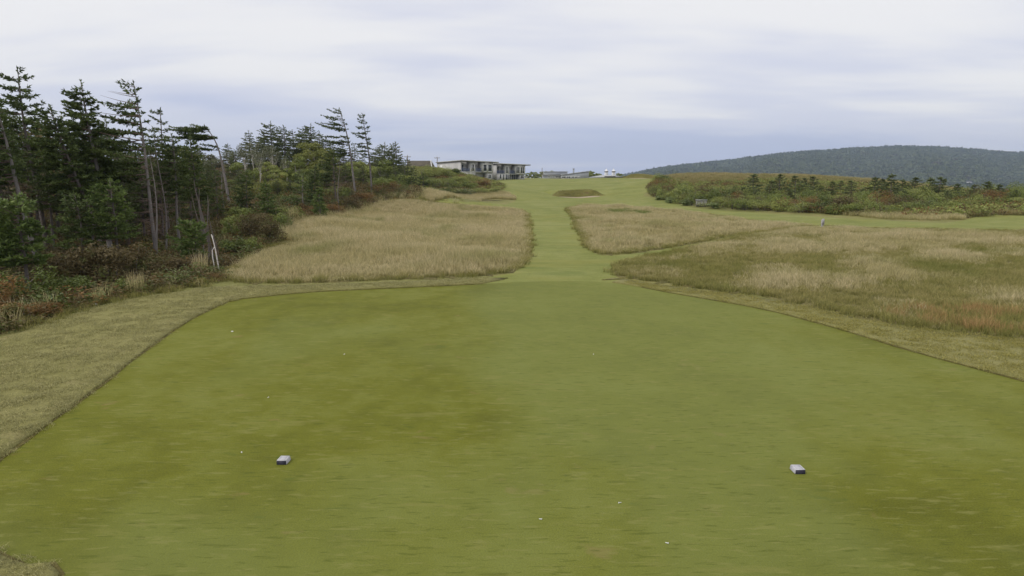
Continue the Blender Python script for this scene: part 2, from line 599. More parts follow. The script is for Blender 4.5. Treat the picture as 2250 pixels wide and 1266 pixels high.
POLY['faceB'] = np.array([(BUNK[1][0] + (u * BUNK[1][2]) * math.cos(-.25) - v * math.sin(-.25), BUNK[1][1] + u * BUNK[1][2] * math.sin(-.25) + v * math.cos(-.25))
                          for u, v in [(-0.84, -0.5), (-0.5, 0.12), (0, 0.28), (0.5, 0.12), (0.86, -0.55), (1.2, -0.6), (1.15, 0.6), (0.7, 2.1), (0, 2.6), (-0.7, 2.2), (-1.2, 0.7), (-1.3, -0.4)]])
POLY['wood'] = chain(
    [G(*p) for p in [(5, 728), (100, 704), (200, 672), (300, 650), (420, 630), (480, 612), (540, 570), (600, 535), (640, 490), (760, 469), (860, 438), (930, 425), (960, 418)]]
    + [(-13, 122), (-12, 140), (-25, 165), (-70, 170), (-110, 120), (-110, 30), (-60, 5), (-20, 4), (-13.5, 9)], 3)
POLY['rough_l'] = px_poly([(500, 612), (560, 560), (612, 535), (645, 492), (760, 471), (860, 442), (925, 441), (985, 450), (1060, 456), (1135, 462), (1157, 475), (1160, 505), (1160, 540), (1153, 570), (1124, 594), (1060, 605), (900, 613), (700, 620), (590, 621)])
POLY['rough_rb'] = px_poly([(1250, 458), (1300, 452), (1400, 458), (1500, 467), (1600, 480), (1700, 492), (1780, 499), (1640, 514), (1580, 523), (1500, 538), (1420, 551), (1345, 559), (1310, 553), (1290, 535), (1271, 502), (1259, 475)])
POLY['rough_rf'] = chain([G(*p) for p in [(1378, 577), (1430, 565), (1500, 551), (1585, 533), (1650, 517), (1790, 500), (1900, 503), (2050, 506), (2245, 508)]]
                         + [(60, 43), (60, 20), (30, 8), (14.5, 9.5)] + [G(*p) for p in [(2245, 742), (2120, 732), (2000, 716), (1880, 694), (1760, 666), (1640, 646), (1520, 631), (1400, 612), (1358, 604), (1358, 590)]], 3)
POLY['rough_lf'] = chain([G(*p) for p in [(960, 423), (1020, 421), (1098, 423), (1126, 432), (1128, 440), (1060, 441), (985, 434), (935, 431)]], 3)


def inside(P, x, y):
    x = np.asarray(x)
    y = np.asarray(y)
    r = np.zeros(x.shape, bool)
    j = len(P) - 1
    for i in range(len(P)):
        xi, yi, xj, yj = P[i][0], P[i][1], P[j][0], P[j][1]
        c = (yi > y) != (yj > y)
        with np.errstate(divide='ignore', invalid='ignore'):
            xc = (xj - xi) * (y - yi) / (yj - yi + 1e-15) + xi
        r ^= c & (x < xc)
        j = i
    return r


rng0 = np.random.default_rng(5)
pts = []
for k, a in enumerate(np.linspace(-78, 78, 118)):
    for r_ in np.geomspace(4.0, 4300, 118):
        aa = R(a + rng0.uniform(-0.3, 0.3))
        rr = r_ * rng0.uniform(0.985, 1.015)
        if rr < 330 or k % 3 == 0:
            pts.append((rr * math.sin(aa), rr * math.cos(aa)))
for r_ in np.geomspace(5, 4300, 26):
    for a in np.linspace(80, 280, 30):
        pts.append((r_ * math.sin(R(a)), r_ * math.cos(R(a))))
for b in BUNK:
    for u in np.linspace(-1.25, 1.25, 46):
        for v in list(np.linspace(-2.4, 2.8, 30)) + [3.6, 4.6, 6, 8, 10]:
            w_ = v - 0.9 * u * u * (abs(u) < 1.1)
            c_, s_ = math.cos(b[4]), math.sin(b[4])
            pts.append((b[0] + u * b[2] * c_ - w_ * s_, b[1] + u * b[2] * s_ + w_ * c_))
for c_ in ((-4200, -900), (4200, -900), (4200, 4200), (-4200, 4200)):
    pts.append(c_)
pts = [p for p in pts if abs(p[0]) <= 4200 and -900 <= p[1] <= 4200]
edges = []
for key in ('tee', 'collar', 'fairway', 'sandA', 'sandB', 'faceA', 'faceB', 'wood'):
    P = POLY[key]
    o_ = len(pts)
    pts += [tuple(p) for p in P]
    edges += [(o_ + i, o_ + (i + 1) % len(P)) for i in range(len(P))]
cv, ce, cf, _, _, _ = delaunay_2d_cdt([Vector(p) for p in pts], edges, [], 0, 1e-4)
cv = np.array([(v[0], v[1]) for v in cv])
cf = np.array([f for f in cf if len(f) == 3])
cz = h(cv[:, 0], cv[:, 1])
cent = cv[cf].mean(1)
zone = np.full(len(cf), 'ground', dtype=object)
ins = {k: inside(POLY[k], cent[:, 0], cent[:, 1]) for k in POLY}
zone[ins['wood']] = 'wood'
for k in ('rough_l', 'rough_rb', 'rough_rf', 'rough_lf'):
    zone[ins[k]] = 'rough'
zone[ins['fairway']] = 'fairway'
zone[ins['collar']] = 'collar'
GATE_L, GATE_R = G(1085, 618)[0], G(1348, 618)[0]
zone[ins['collar'] & (cent[:, 1] > 19) & (cent[:, 0] > GATE_L) & (cent[:, 0] < GATE_R)] = 'fairway'
zone[ins['tee']] = 'tee'
for k in ('A', 'B'):
    zone[ins['face' + k]] = 'face'
    zone[ins['sand' + k]] = 'sand'
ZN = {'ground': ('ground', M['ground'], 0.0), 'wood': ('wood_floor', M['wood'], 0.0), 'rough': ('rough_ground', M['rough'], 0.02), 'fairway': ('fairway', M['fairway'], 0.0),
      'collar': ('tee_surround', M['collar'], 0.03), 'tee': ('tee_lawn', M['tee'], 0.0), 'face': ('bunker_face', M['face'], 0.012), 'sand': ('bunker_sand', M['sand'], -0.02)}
ZLAB = {'ground': 'open heath ground reaching away to the far country', 'wood': 'dark leaf and needle covered floor of the wood', 'rough': 'bare ground under the tall tan rough grass',
        'fairway': 'light green mown path and fairway running up to the buildings', 'collar': 'pale longer cut grass strip around the tee', 'tee': 'smooth olive green mown tee lawn in the foreground',
        'face': 'steep brown grassy faces of the bunkers', 'sand': 'pale sand on the bunker floors'}
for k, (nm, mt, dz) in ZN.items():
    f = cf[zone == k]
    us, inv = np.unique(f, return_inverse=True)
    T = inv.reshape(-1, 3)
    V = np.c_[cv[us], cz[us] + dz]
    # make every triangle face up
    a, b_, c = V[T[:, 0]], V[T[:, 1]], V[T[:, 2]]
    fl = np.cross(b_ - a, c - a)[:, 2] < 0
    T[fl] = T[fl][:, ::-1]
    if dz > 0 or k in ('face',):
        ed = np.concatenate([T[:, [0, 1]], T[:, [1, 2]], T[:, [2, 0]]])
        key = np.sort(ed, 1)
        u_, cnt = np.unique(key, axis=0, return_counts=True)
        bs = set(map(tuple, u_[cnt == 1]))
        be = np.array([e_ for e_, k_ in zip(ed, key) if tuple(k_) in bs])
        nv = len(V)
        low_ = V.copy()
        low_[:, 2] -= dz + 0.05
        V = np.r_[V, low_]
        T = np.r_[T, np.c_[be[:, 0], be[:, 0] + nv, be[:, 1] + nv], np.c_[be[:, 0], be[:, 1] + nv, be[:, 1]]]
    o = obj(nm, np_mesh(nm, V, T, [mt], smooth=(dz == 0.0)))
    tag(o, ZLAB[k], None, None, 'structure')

# ------------------------------------------------------------------ far hill
RIDGE = [(1250, 400), (1340, 394), (1395, 385), (1440, 376), (1480, 369), (1560, 360), (1640, 351), (1720, 341), (1800, 335), (1880, 329), (1960, 326), (2050, 327), (2150, 333), (2200, 338), (2250, 340), (2400, 346), (2700, 352), (3200, 350), (3900, 372)]
rp = np.array([p[0] for p in RIDGE], float)
rz = np.array([zat(p[1], 2600.0) for p in RIDGE])


def hillz(px, Y):
    t = np.clip((Y - 1250) / 1350.0, 0, 1)
    top = np.interp(px, rp, rz)
    back = 1 - 0.35 * sstep(2600, 3600, Y)
    prof = 0.62 * t ** 1.25 + 0.38 * sstep(0, 1, t)
    ravine = (np.sin(px * 0.021 + Y * 0.0012) * 7 + np.sin(px * 0.055 + 1.3 + Y * 0.004) * 4 + np.sin(px * 0.012 - Y * 0.006) * 5) * np.sin(np.pi * np.clip(t, 0, 1))
    lim = np.clip((top + 26) / 60, 0, 1)
    return -26.5 + (top + 26) * prof * back + ravine * lim


def hill_xy(px, Y):
    return (px - CXP) / FPX * (Y * math.cos(PITCH)), Y


gx = np.linspace(1250, 3500, 150)
gy = np.linspace(1200, 3600, 70)
PX, YY = np.meshgrid(gx, gy)
XX = np.minimum((PX - CXP) / FPX * YY * math.cos(PITCH), 4150)
V = np.c_[XX.ravel(), YY.ravel(), hillz(PX, YY).ravel()]
ii = np.arange(len(gy) - 1)[:, None] * len(gx) + np.arange(len(gx) - 1)[None]
ii = ii.ravel()
T = np.r_[np.c_[ii, ii + 1, ii + len(gx) + 1], np.c_[ii, ii + len(gx) + 1, ii + len(gx)]]
M['hill'] = turf('hill_ground', (0.022, 0.032, 0.016), (0.032, 0.044, 0.02), (0.045, 0.055, 0.025), (0.05, 0.05, 0.03), 0.01, 0.3, 0.6, 0.5, 0.4)
tag(obj('hill', np_mesh('hill', V, T, [M['hill']], smooth=True)), 'long wooded hill on the skyline', None, None, 'structure')

# ------------------------------------------------------------------ plants: building blocks
def unit(v):
    return v / (np.linalg.norm(v, axis=-1, keepdims=True) + 1e-9)


def blades(rng, n, rad, hgt, wid, lean, curl=0.3, head=0.0):
    """n grass blades round the origin; returns V, T, t (0 base .. 1 tip)"""
    a = rng.uniform(0, 2 * math.pi, n)
    r = rad * np.sqrt(rng.uniform(0, 1, n))
    p = np.c_[r * np.cos(a), r * np.sin(a), np.zeros(n)]
    d = rng.uniform(0, 2 * math.pi, n)
    ln = rng.uniform(0.15, 1, n) * lean
    H = hgt * rng.uniform(0.55, 1.1, n)
    out = np.c_[np.cos(d), np.sin(d), np.zeros(n)]
    fa = rng.uniform(0, math.pi, n)
    side = np.c_[np.cos(fa), np.sin(fa), np.zeros(n)]
    w = wid * rng.uniform(0.7, 1.3, n)[:, None]
    mid = p + out * (ln * H * 0.35)[:, None] + np.c_[np.zeros((n, 2)), H * 0.55]
    top = p + out * (ln * H * (0.9 + curl))[:, None] + np.c_[np.zeros((n, 2)), H * (1 - 0.2 * ln)]
    mw = 0.8 + head
    V = np.stack([p - side * w * 0.5, p + side * w * 0.5, mid + side * w * 0.4 * mw, mid - side * w * 0.4 * mw, top], 1).reshape(-1, 3)
    o = np.arange(n)[:, None] * 5
    T = np.concatenate([o + np.array([[0, 1, 2]]), o + np.array([[0, 2, 3]]), o + np.array([[3, 2, 4]])])
    t = np.tile([0, 0, 0.55, 0.55, 1.0], n)
    return V, T, t, np.repeat(rng.uniform(0, 1, n), 5)


def leaves(rng, P, N, size, asp=0.6):
    """one pointed leaf (two triangles, folded on the midrib) at each point, facing roughly along N"""
    n = len(P)
    d = unit(rng.normal(size=(n, 3)))
    d = unit(np.cross(d, N) + 0.25 * rng.normal(size=(n, 3)))
    s = unit(np.cross(N, d))
    L = (size * rng.uniform(0.6, 1.35, n))[:, None]
    nn = unit(np.cross(d, s))
    V = np.stack([P - d * L * 0.5, P + s * L * asp * 0.5 + nn * L * 0.12, P + d * L * 0.5, P - s * L * asp * 0.5 + nn * L * 0.12], 1).reshape(-1, 3)
    o = np.arange(n)[:, None] * 4
    T = np.concatenate([o + np.array([[0, 1, 2]]), o + np.array([[0, 2, 3]])])
    return V, T


def sprays(rng, P, D, length, width, k=4, spread=0.55):
    """needle sprays: k narrow pointed blades fanning out round D at each point"""
    n = len(P)
    P = np.repeat(P, k, 0)
    D = unit(np.repeat(D, k, 0) + spread * rng.normal(size=(n * k, 3)) * np.array([1, 1, 0.7]))
    s = unit(np.cross(D, unit(rng.normal(size=(n * k, 3)))))
    L = (length * rng.uniform(0.6, 1.3, n * k))[:, None]
    w = (width * rng.uniform(0.7, 1.3, n * k))[:, None]
    V = np.stack([P - s * w * 0.3, P + s * w * 0.3, P + D * L * 0.45 + s * w * 0.5, P + D * L, P + D * L * 0.45 - s * w * 0.5], 1).reshape(-1, 3)
    o = np.arange(n * k)[:, None] * 5
    T = np.concatenate([o + np.array([[0, 1, 2]]), o + np.array([[0, 2, 4]]), o + np.array([[4, 2, 3]])])
    return V, T


def spruce(seed, H, base=0.3, n=50, L=1.5, flag=0.35, droop=0.0, dens=1.0, lean=0.0, sway=0.12, dead=10, plates=None, top=0.12, bend=0.0, r0=None, twig=0.34, nl=0.17, nw=0.055, shape=0.8, bare_top=0.0):
    """trunk, dead wood and needled crown of a wind-swept spruce; flag: how far the branches stream to -x"""
    rng = np.random.default_rng(seed)
    tr, wood, fol = Geo(), Geo(), Geo()
    t = np.linspace(0, 1, 13)
    ph = rng.uniform(0, 6.28, 2)
    tx = lean * t + sway * np.sin(t * 5 + ph[0]) * t * (1 - 0.4 * t) - bend * np.clip((t - 0.6) / 0.4, 0, 1) ** 2
    ty = sway * 0.8 * np.sin(t * 4 + ph[1]) * t
    tz = H * t - abs(bend) * 0.25 * np.clip((t - 0.75) / 0.25, 0, 1) ** 2
    TP = np.c_[tx, ty, tz]
    TP -= TP[0]
    r0 = r0 or H * 0.0135
    rad = r0 * (1 - t) ** 0.75 + 0.012
    rad[0] *= 1.35
    TP0 = TP.copy()
    TP0[0, 2] -= 0.25
    tr.tube(TP0, rad, 7)

    def at(u):
        return np.array([np.interp(u, t, TP[:, k]) for k in range(3)])
    SP, SD = [], []
    if plates:
        us = np.concatenate([rng.normal(c, s, k) for c, s, k, _ in plates])
        ls = np.concatenate([np.full(k, l_) for c, s, k, l_ in plates])
    else:
        nt = max(6, int(n / 4.5))
        us = base + (1 - base) * (np.repeat(np.arange(nt), math.ceil(n / nt))[:n] + rng.uniform(-0.33, 0.33, n) + 0.4) / nt
        v_ = np.clip((us - base) / (1 - base), 0, 1)
        ls = L * (top + (1 - top) * (1 - v_) ** shape) * (0.55 + 0.45 * sstep(0, 0.16, v_))
    us = np.clip(us, base * 0.9, 0.985)
    for i, (u, l_) in enumerate(zip(us, ls)):
        az = i * 2.39996 + rng.uniform(-0.5, 0.5)
        ca = math.cos(az)
        ln = l_ * max(0.25, 1 - flag * ca) * rng.uniform(0.7, 1.2)
        if flag > 0.45 and ca > 0.2:
            ln *= 0.55
        hd = np.array([ca - flag * 0.9, math.sin(az) * (1 - 0.35 * min(flag, 1)), 0])
        hd /= np.linalg.norm(hd) + 1e-9
        pp = np.array([-hd[1], hd[0], 0])
        v = (u - base) / (1 - base)
        el = -0.12 - droop + (0.06 if plates else 0.42 * v ** 1.8) + rng.uniform(-0.2, 0.24)
        s = np.linspace(0, 1, 6)
        p0 = at(u)
        BP = p0 + hd * ln * s[:, None] + np.c_[np.zeros((6, 2)), ln * (el * s + 0.13 * s ** 2.2)]
        BP[:, 0] -= flag * 0.25 * ln * s ** 2
        wood.tube(BP, (0.010 + 0.012 * ln) * (1 - s * 0.85), 3)
        if rng.uniform() < bare_top * v:
            continue
        step = 0.10 / dens
        for sv in np.arange(0.16 + 0.1 * rng.uniform(), 1.0, step / max(ln, 0.3)):
            bp = np.array([np.interp(sv, s, BP[:, k]) for k in range(3)])
            for sd in (-1, 1):
                tl = twig * ln * (1.02 - sv) * (0.5 + 0.5 * min(1, sv * 3)) * rng.uniform(0.6, 1.3) + 0.08
                td = hd * 0.75 + pp * sd * 0.75 + np.array([-0.25 * flag, 0, rng.uniform(-0.2, 0.4)])
                td /= np.linalg.norm(td)
                m_ = max(1, int(tl / 0.095 * dens))
                q = (np.arange(m_) + rng.uniform(0, 1, m_)) / m_ * tl
                SP.append(bp + td * q[:, None] + np.c_[np.zeros((m_, 2)), -0.08 * q + 0.02 * rng.normal(size=m_)])
                SD.append(np.tile(td + np.array([0, 0, 0.15]), (m_, 1)))
        SP.append(BP[-1:])
        SD.append((hd + np.array([0, 0, 0.3]))[None])
    # leader
    m_ = 8
    q = np.linspace(0.9, 1.0, m_)
    SP.append(np.array([at(x) for x in q]))
    SD.append(np.c_[rng.normal(size=(m_, 2)) * 0.5, np.ones(m_)])
    SP, SD = np.concatenate(SP), np.concatenate(SD)
    fol.add(*sprays(rng, SP, unit(SD), nl, nw, 4))
    for i in range(dead):
        u = rng.uniform(0.10, max(base * 1.1, 0.3))
        az = rng.uniform(0, 6.28)
        ln = rng.uniform(0.3, 0.95) * L * 0.8
        hd = np.array([math.cos(az) - 0.4 * flag, math.sin(az), rng.uniform(-0.25, 0.3)])
        s = np.linspace(0, 1, 4)
        BP = at(u) + hd * ln * s[:, None] + np.c_[np.zeros((4, 2)), -0.12 * ln * s ** 2] + rng.normal(size=(4, 3)) * 0.02 * s[:, None]
        wood.tube(BP, 0.014 * (1 - 0.8 * s), 3)
        for k in range(4):
            b0 = BP[2] + (BP[3] - BP[2]) * rng.uniform(-1, 0.6)
            d_ = hd + rng.normal(size=3) * 0.7
            wood.tube([b0, b0 + d_ * 0.12 * ln / 0.5, b0 + d_ * 0.22 * ln / 0.5], [0.006, 0.005, 0.002], 3)
    return tr, wood, fol


def bare_tree(seed, H, n=46, L=1.3, lean=0.0, twigs=7, r0=None):
    """dead tree: trunk and a haze of bare twigs"""
    rng = np.random.default_rng(seed)
    tr, wood = Geo(), Geo()
    t = np.linspace(0, 1, 11)
    TP = np.c_[lean * t + 0.12 * np.sin(t * 5 + seed), 0.1 * np.sin(t * 4 + seed * 2), H * t]
    TP -= TP[0]
    r0 = r0 or H * 0.012
    tr.tube(np.r_[TP[:1] - [[0, 0, 0.25]], TP[1:]], r0 * (1 - t) ** 0.8 + 0.008, 6)
    for i in range(n):
        u = rng.uniform(0.22, 0.97)
        az = i * 2.4 + rng.uniform(-0.4, 0.4)
        ln = L * (1.05 - u) ** 0.6 * rng.uniform(0.5, 1.1)
        hd = np.array([math.cos(az) - 0.25, math.sin(az), rng.uniform(-0.1, 0.45)])
        s = np.linspace(0, 1, 5)
        p0 = np.array([np.interp(u, t, TP[:, k]) for k in range(3)])
        BP = p0 + hd * ln * s[:, None] + rng.normal(size=(5, 3)) * 0.05 * s[:, None] * ln
        wood.tube(BP, (0.007 + 0.007 * ln) * (1 - 0.85 * s), 3)
        for k in range(twigs):
            f_ = rng.uniform(0.3, 1)
            b0 = np.array([np.interp(f_, s, BP[:, c]) for c in range(3)])
            d_ = unit(hd + rng.normal(size=3) * 0.6) * rng.uniform(0.15, 0.4) * L * 0.7
            wood.tube([b0, b0 + d_ * 0.5 + rng.normal(size=3) * 0.02, b0 + d_], [0.0055, 0.004, 0.0015], 3)
    return tr, wood


def bush(seed, W_, D_, H, nleaf=1500, ls=0.09, lobes=16, stems=7, asp=0.6, hollow=0.55, up=0.5):
    """many-stemmed leafy shrub built of uneven clumps"""
    rng = np.random.default_rng(seed)
    st, fol = Geo(), Geo()
    C = []
    for i in range(lobes):
        a = rng.uniform(0, 6.28)
        r = math.sqrt(rng.uniform(0, 1))
        zz = rng.uniform(0.22, 0.86) * (1 - 0.42 * r * r)
        C.append((math.cos(a) * r * W_ * 0.36, math.sin(a) * r * D_ * 0.36, zz * H, rng.uniform(0.09, 0.18) * (W_ + D_) * 0.5, rng.uniform(0.12, 0.22) * H))
    C = np.array(C)
    wts = C[:, 3] ** 2
    k = rng.choice(lobes, nleaf, p=wts / wts.sum())
    d = unit(rng.normal(size=(nleaf, 3)))
    rr = rng.uniform(hollow + 0.15, 1.12, nleaf) ** 0.7
    P = C[k, :3] + d * np.c_[C[k, 3], C[k, 3], C[k, 4]] * rr[:, None] * rng.uniform(0.85, 1.15, (nleaf, 1))
    P[:, 2] = np.maximum(P[:, 2], 0.03)
    N = unit(d * 0.7 + np.array([0, 0, up]) + 0.45 * rng.normal(size=(nleaf, 3)))
    fol.add(*leaves(rng, P, N, ls, asp))
    for i in range(stems):
        c = C[i % lobes]
        b0 = np.array([c[0] * 0.25, c[1] * 0.25, -0.08])
        e_ = np.array([c[0], c[1], c[2] + 0.3 * c[4]])
        mid_ = (b0 + e_) / 2 + rng.normal(size=3) * 0.06 * H
        st.tube([b0, mid_, e_], [0.012 * H + 0.006, 0.009 * H, 0.003], 4)
    return st, fol


def broadleaf(seed, H, W_, base=0.45, nleaf=2600, ls=0.16, lobes=12, lean=0.0, forks=3, r0=0.07, airy=0.5):
    """slender crooked broad-leaved tree with forking stem and a loose crown"""
    rng = np.random.default_rng(seed)
    tr, fol = Geo(), Geo()
    t = np.linspace(0, 1, 8)
    TP = np.c_[lean * t + 0.16 * np.sin(t * 4.4 + seed), 0.14 * np.sin(t * 5 + seed * 1.7), H * 0.62 * t]
    TP -= TP[0]
    tr.tube(np.r_[TP[:1] - [[0, 0, 0.2]], TP[1:]], r0 * (1 - 0.55 * t), 6)
    C = []
    for i in range(lobes):
        a = i * 2.4 + rng.uniform(-0.4, 0.4)
        r = math.sqrt(rng.uniform(0.05, 1)) * W_ * 0.4
        z_ = H * rng.uniform(base + 0.08, 0.95) - 0.25 * r
        c = np.array([lean + math.cos(a) * r, math.sin(a) * r, z_])
        C.append((*c, rng.uniform(0.12, 0.2) * W_, rng.uniform(0.06, 0.11) * H))
        if i < forks * 3:
            u = rng.uniform(0.55, 1.0)
            p0 = np.array([np.interp(u, t, TP[:, k]) for k in range(3)])
            tr.tube([p0, (p0 + c) / 2 + rng.normal(size=3) * 0.1, c + [0, 0, 0.05 * H]], [r0 * 0.42, r0 * 0.26, 0.008], 4)
    C = np.array(C)
    k = rng.integers(0, lobes, nleaf)
    d = unit(rng.normal(size=(nleaf, 3)))
    P = C[k, :3] + d * np.c_[C[k, 3], C[k, 3], C[k, 4]] * (rng.uniform(airy, 1.1, nleaf) ** 0.7)[:, None]
    N = unit(d * 0.6 + np.array([0, 0, 0.5]) + 0.5 * rng.normal(size=(nleaf, 3)))
    fol.add(*leaves(rng, P, N, ls))
    return tr, fol


# ------------------------------------------------------------------ masses of grass and ground cover (nobody could count them)
def scatter(name, P, rot, scl, idx, protos, label):
    """one object: points that each carry one of the prototype tufts"""
    hid = bpy.data.collections.new(name + '_tufts')
    for i, me in enumerate(protos):
        hid.objects.link(bpy.data.objects.new('%s_tuft_%02d' % (name, i), me))
    me = bpy.data.meshes.new(name)
    me.vertices.add(len(P))
    me.vertices.foreach_set('co', np.asarray(P, dtype=np.float32).ravel())
    for k, tp, a in (('rot', 'FLOAT_VECTOR', rot), ('scl', 'FLOAT_VECTOR', scl), ('idx', 'INT', idx)):
        at = me.attributes.new(k, tp, 'POINT')
        at.data.foreach_set('vector' if tp == 'FLOAT_VECTOR' else 'value', np.asarray(a, dtype=np.float32 if tp != 'INT' else np.int32).ravel())
    o = obj(name, me)
    ng = bpy.data.node_groups.new(name, 'GeometryNodeTree')
    ng.interface.new_socket('Geometry', in_out='INPUT', socket_type='NodeSocketGeometry')
    ng.interface.new_socket('Geometry', in_out='OUTPUT', socket_type='NodeSocketGeometry')
    gi, go = ng.nodes.new('NodeGroupInput'), ng.nodes.new('NodeGroupOutput')
    ip = ng.nodes.new('GeometryNodeInstanceOnPoints')
    ci = ng.nodes.new('GeometryNodeCollectionInfo')
    ci.inputs[0].default_value = hid
    ci.inputs[1].default_value = True
    ci.inputs[2].default_value = True
    ip.inputs['Pick Instance'].default_value = True

    def na(nm, tp):
        x = ng.nodes.new('GeometryNodeInputNamedAttribute')
        x.data_type = tp
        x.inputs[0].default_value = nm
        return x.outputs[0]
    L_ = ng.links
    L_.new(gi.outputs[0], ip.inputs['Points'])
    L_.new(ci.outputs[0], ip.inputs['Instance'])
    L_.new(na('idx', 'INT'), ip.inputs['Instance Index'])
    L_.new(na('rot', 'FLOAT_VECTOR'), ip.inputs['Rotation'])
    L_.new(na('scl', 'FLOAT_VECTOR'), ip.inputs['Scale'])
    L_.new(ip.outputs[0], go.inputs[0])
    md = o.modifiers.new('tufts', 'NODES')
    md.node_group = ng
    tag(o, label, None, None, 'stuff')
    return o


def fill(rng, P, dens, cap=60000, maxd=1e9, falloff=None):
    """points spread over a ground polygon; falloff thins them with distance"""
    x0, y0 = P.min(0)
    x1, y1 = P.max(0)
    n = int((x1 - x0) * (y1 - y0) * dens)
    x = rng.uniform(x0, x1, n)
    y = rng.uniform(y0, y1, n)
    k = inside(P, x, y)
    if falloff:
        k &= rng.uniform(0, 1, n) < np.clip((falloff / np.maximum(np.hypot(x, y), 1)) ** 1.5, 0, 1)
    x, y = x[k][:cap], y[k][:cap]
    return x, y


def vnoise(x, y, s, seed=0):
    r = np.random.default_rng(seed)
    o = np.zeros_like(x)
    for i in range(7):
        a, f, p = r.uniform(0, 6.28), r.uniform(0.5, 1.8) / s, r.uniform(0, 6.28)
        o += np.sin((x * math.cos(a) + y * math.sin(a)) * f * 6.28 + p)
    return o / 7 * 1.6


def edge_d(P, x, y):
    o = np.full(len(x), 1e9)
    for a, b in zip(P, np.roll(P, -1, 0)):
        d = b - a
        t_ = np.clip(((x - a[0]) * d[0] + (y - a[1]) * d[1]) / (d @ d + 1e-9), 0, 1)
        o = np.minimum(o, np.hypot(x - a[0] - t_ * d[0], y - a[1] - t_ * d[1]))
    return o


def spread(name, rng, x, y, protos, smin, smax, label, dz=0.0, hv=None, tilt=0.08):
    n = len(x)
    z = h(x, y) + dz
    s = rng.uniform(smin, smax, n)
    hh = s * (hv if hv is not None else 1)
    rot = np.c_[rng.normal(0, tilt, n), rng.normal(0, tilt, n), rng.uniform(0, 6.28, n)]
    return scatter(name, np.c_[x, y, z], rot, np.c_[s, s, hh], rng.integers(0, len(protos), n), protos, label)


M['tan'] = grassmat('tan_grass', (0.34, 0.31, 0.12), (0.60, 0.52, 0.28), (0.76, 0.65, 0.42), 0.16, (0.38, 0.385, 0.15), 0.45)
M['tan_short'] = grassmat('short_rough_grass', (0.22, 0.22, 0.065), (0.35, 0.33, 0.105), (0.50, 0.43, 0.19), 0.25, (0.25, 0.27, 0.07), 0.45)
M['pale'] = grassmat('pale_cut_grass', (0.29, 0.275, 0.11), (0.45, 0.43, 0.21), (0.51, 0.475, 0.26), 1.1, None, 0.42)
M['wiry'] = grassmat('heath_grass', (0.20, 0.19, 0.07), (0.40, 0.35, 0.16), (0.52, 0.43, 0.22), 0.1, (0.28, 0.30, 0.11), 0.42)


def tufts(seed, k, mat, **kw):
    out = []
    for i in range(k):
        rg = np.random.default_rng(seed + i)
        V, T, t, r_ = blades(rg, **kw)
        out.append(np_mesh('tuft', V, T, [mat], attr={'t': t, 'r': r_}))
    return out


rg = np.random.default_rng(21)
tall = tufts(100, 6, M['tan'], n=40, rad=0.30, hgt=0.62, wid=0.014, lean=0.4, curl=0.2, head=0.3)
low_t = tufts(120, 5, M['tan_short'], n=60, rad=0.24, hgt=0.26, wid=0.012, lean=0.9, curl=0.3)
cutb = tufts(140, 5, M['pale'], n=46, rad=0.17, hgt=0.05, wid=0.008, lean=1.6, curl=0.5)
M['olive_cut'] = grassmat('olive_cut_grass', (0.28, 0.26, 0.07), (0.41, 0.375, 0.115), (0.48, 0.43, 0.16), 1.1, None, 0.42)
cutr = tufts(150, 5, M['olive_cut'], n=46, rad=0.17, hgt=0.05, wid=0.008, lean=1.6, curl=0.5)
wiry = tufts(160, 5, M['wiry'], n=50, rad=0.35, hgt=0.45, wid=0.018, lean=0.6, curl=0.3)

x, y = fill(rg, POLY['rough_l'], 16, falloff=60)
v = vnoise(x, y, 6, 3)
spread('tall_grass', rg, x, y, tall, 0.75, 1.15, 'tall tan fescue rough between the wood and the mown path', 0.0, np.clip(0.68 + 0.28 * v, 0.35, 1.05) * np.clip(0.45 + edge_d(POLY['rough_l'], x, y) / 3.0, 0.45, 1))
x, y = fill(rg, POLY['rough_rb'], 14, falloff=60)
v = vnoise(x, y, 5, 4)
spread('tall_grass', rg, x, y, tall, 0.7, 1.1, 'wedge of tan rough grass right of the mown path', 0.0, np.clip(0.55 + 0.33 * v, 0.3, 0.95) * np.clip(0.5 + edge_d(POLY['rough_rb'], x, y) / 2.0, 0.5, 1))
x, y = fill(rg, POLY['rough_rf'], 22, falloff=32)
v = vnoise(x, y, 6, 5)
v = v - 0.35 + 0.75 * sstep(24, 36, y)
k = (v + rg.uniform(-0.5, 0.5, len(x)) + 0.3 * sstep(30, 36, y)) > 0.0
spread('tall_grass', rg, x[k], y[k], tall, 0.55, 0.95, 'wide field of tan rough grass on the right', 0.0, np.clip(0.48 + 0.3 * v[k], 0.28, 0.85) * np.clip(0.5 + edge_d(POLY['rough_rf'], x[k], y[k]) / 2.5, 0.5, 1))
x, y = fill(rg, POLY['rough_rf'], 24, falloff=32)
spread('short_rough_grass', rg, x, y, low_t, 0.5, 0.95, 'short olive rough grass growing between the tan stalks')
x, y = fill(rg, POLY['rough_lf'], 14)
spread('tall_grass', rg, x, y, tall, 0.75, 1.05, 'far strip of pale tan grass below the scrub mound', 0.0, 1.0)
# longer cut grass round the tee, thickest along its edges
x, y = fill(rg, POLY['collar'], 42)
k = ~inside(POLY['tee'], x, y) & (y > 3.5) & (np.abs(x) < 14) & ~((y > 19) & (x > GATE_L - 0.3) & (x < GATE_R + 0.3))
x, y = x[k], y[k]
lf_ = x + rg.normal(0, 0.8, len(x)) < 0.8
spread('cut_grass', rg, x[lf_], y[lf_], cutb, 0.6, 1.15, 'pale tufted cut grass on the strip left of the tee', 0.028)
spread('cut_grass', rg, x[~lf_], y[~lf_], cutr, 0.6, 1.15, 'olive tufted cut grass on the strip right of the tee', 0.028)
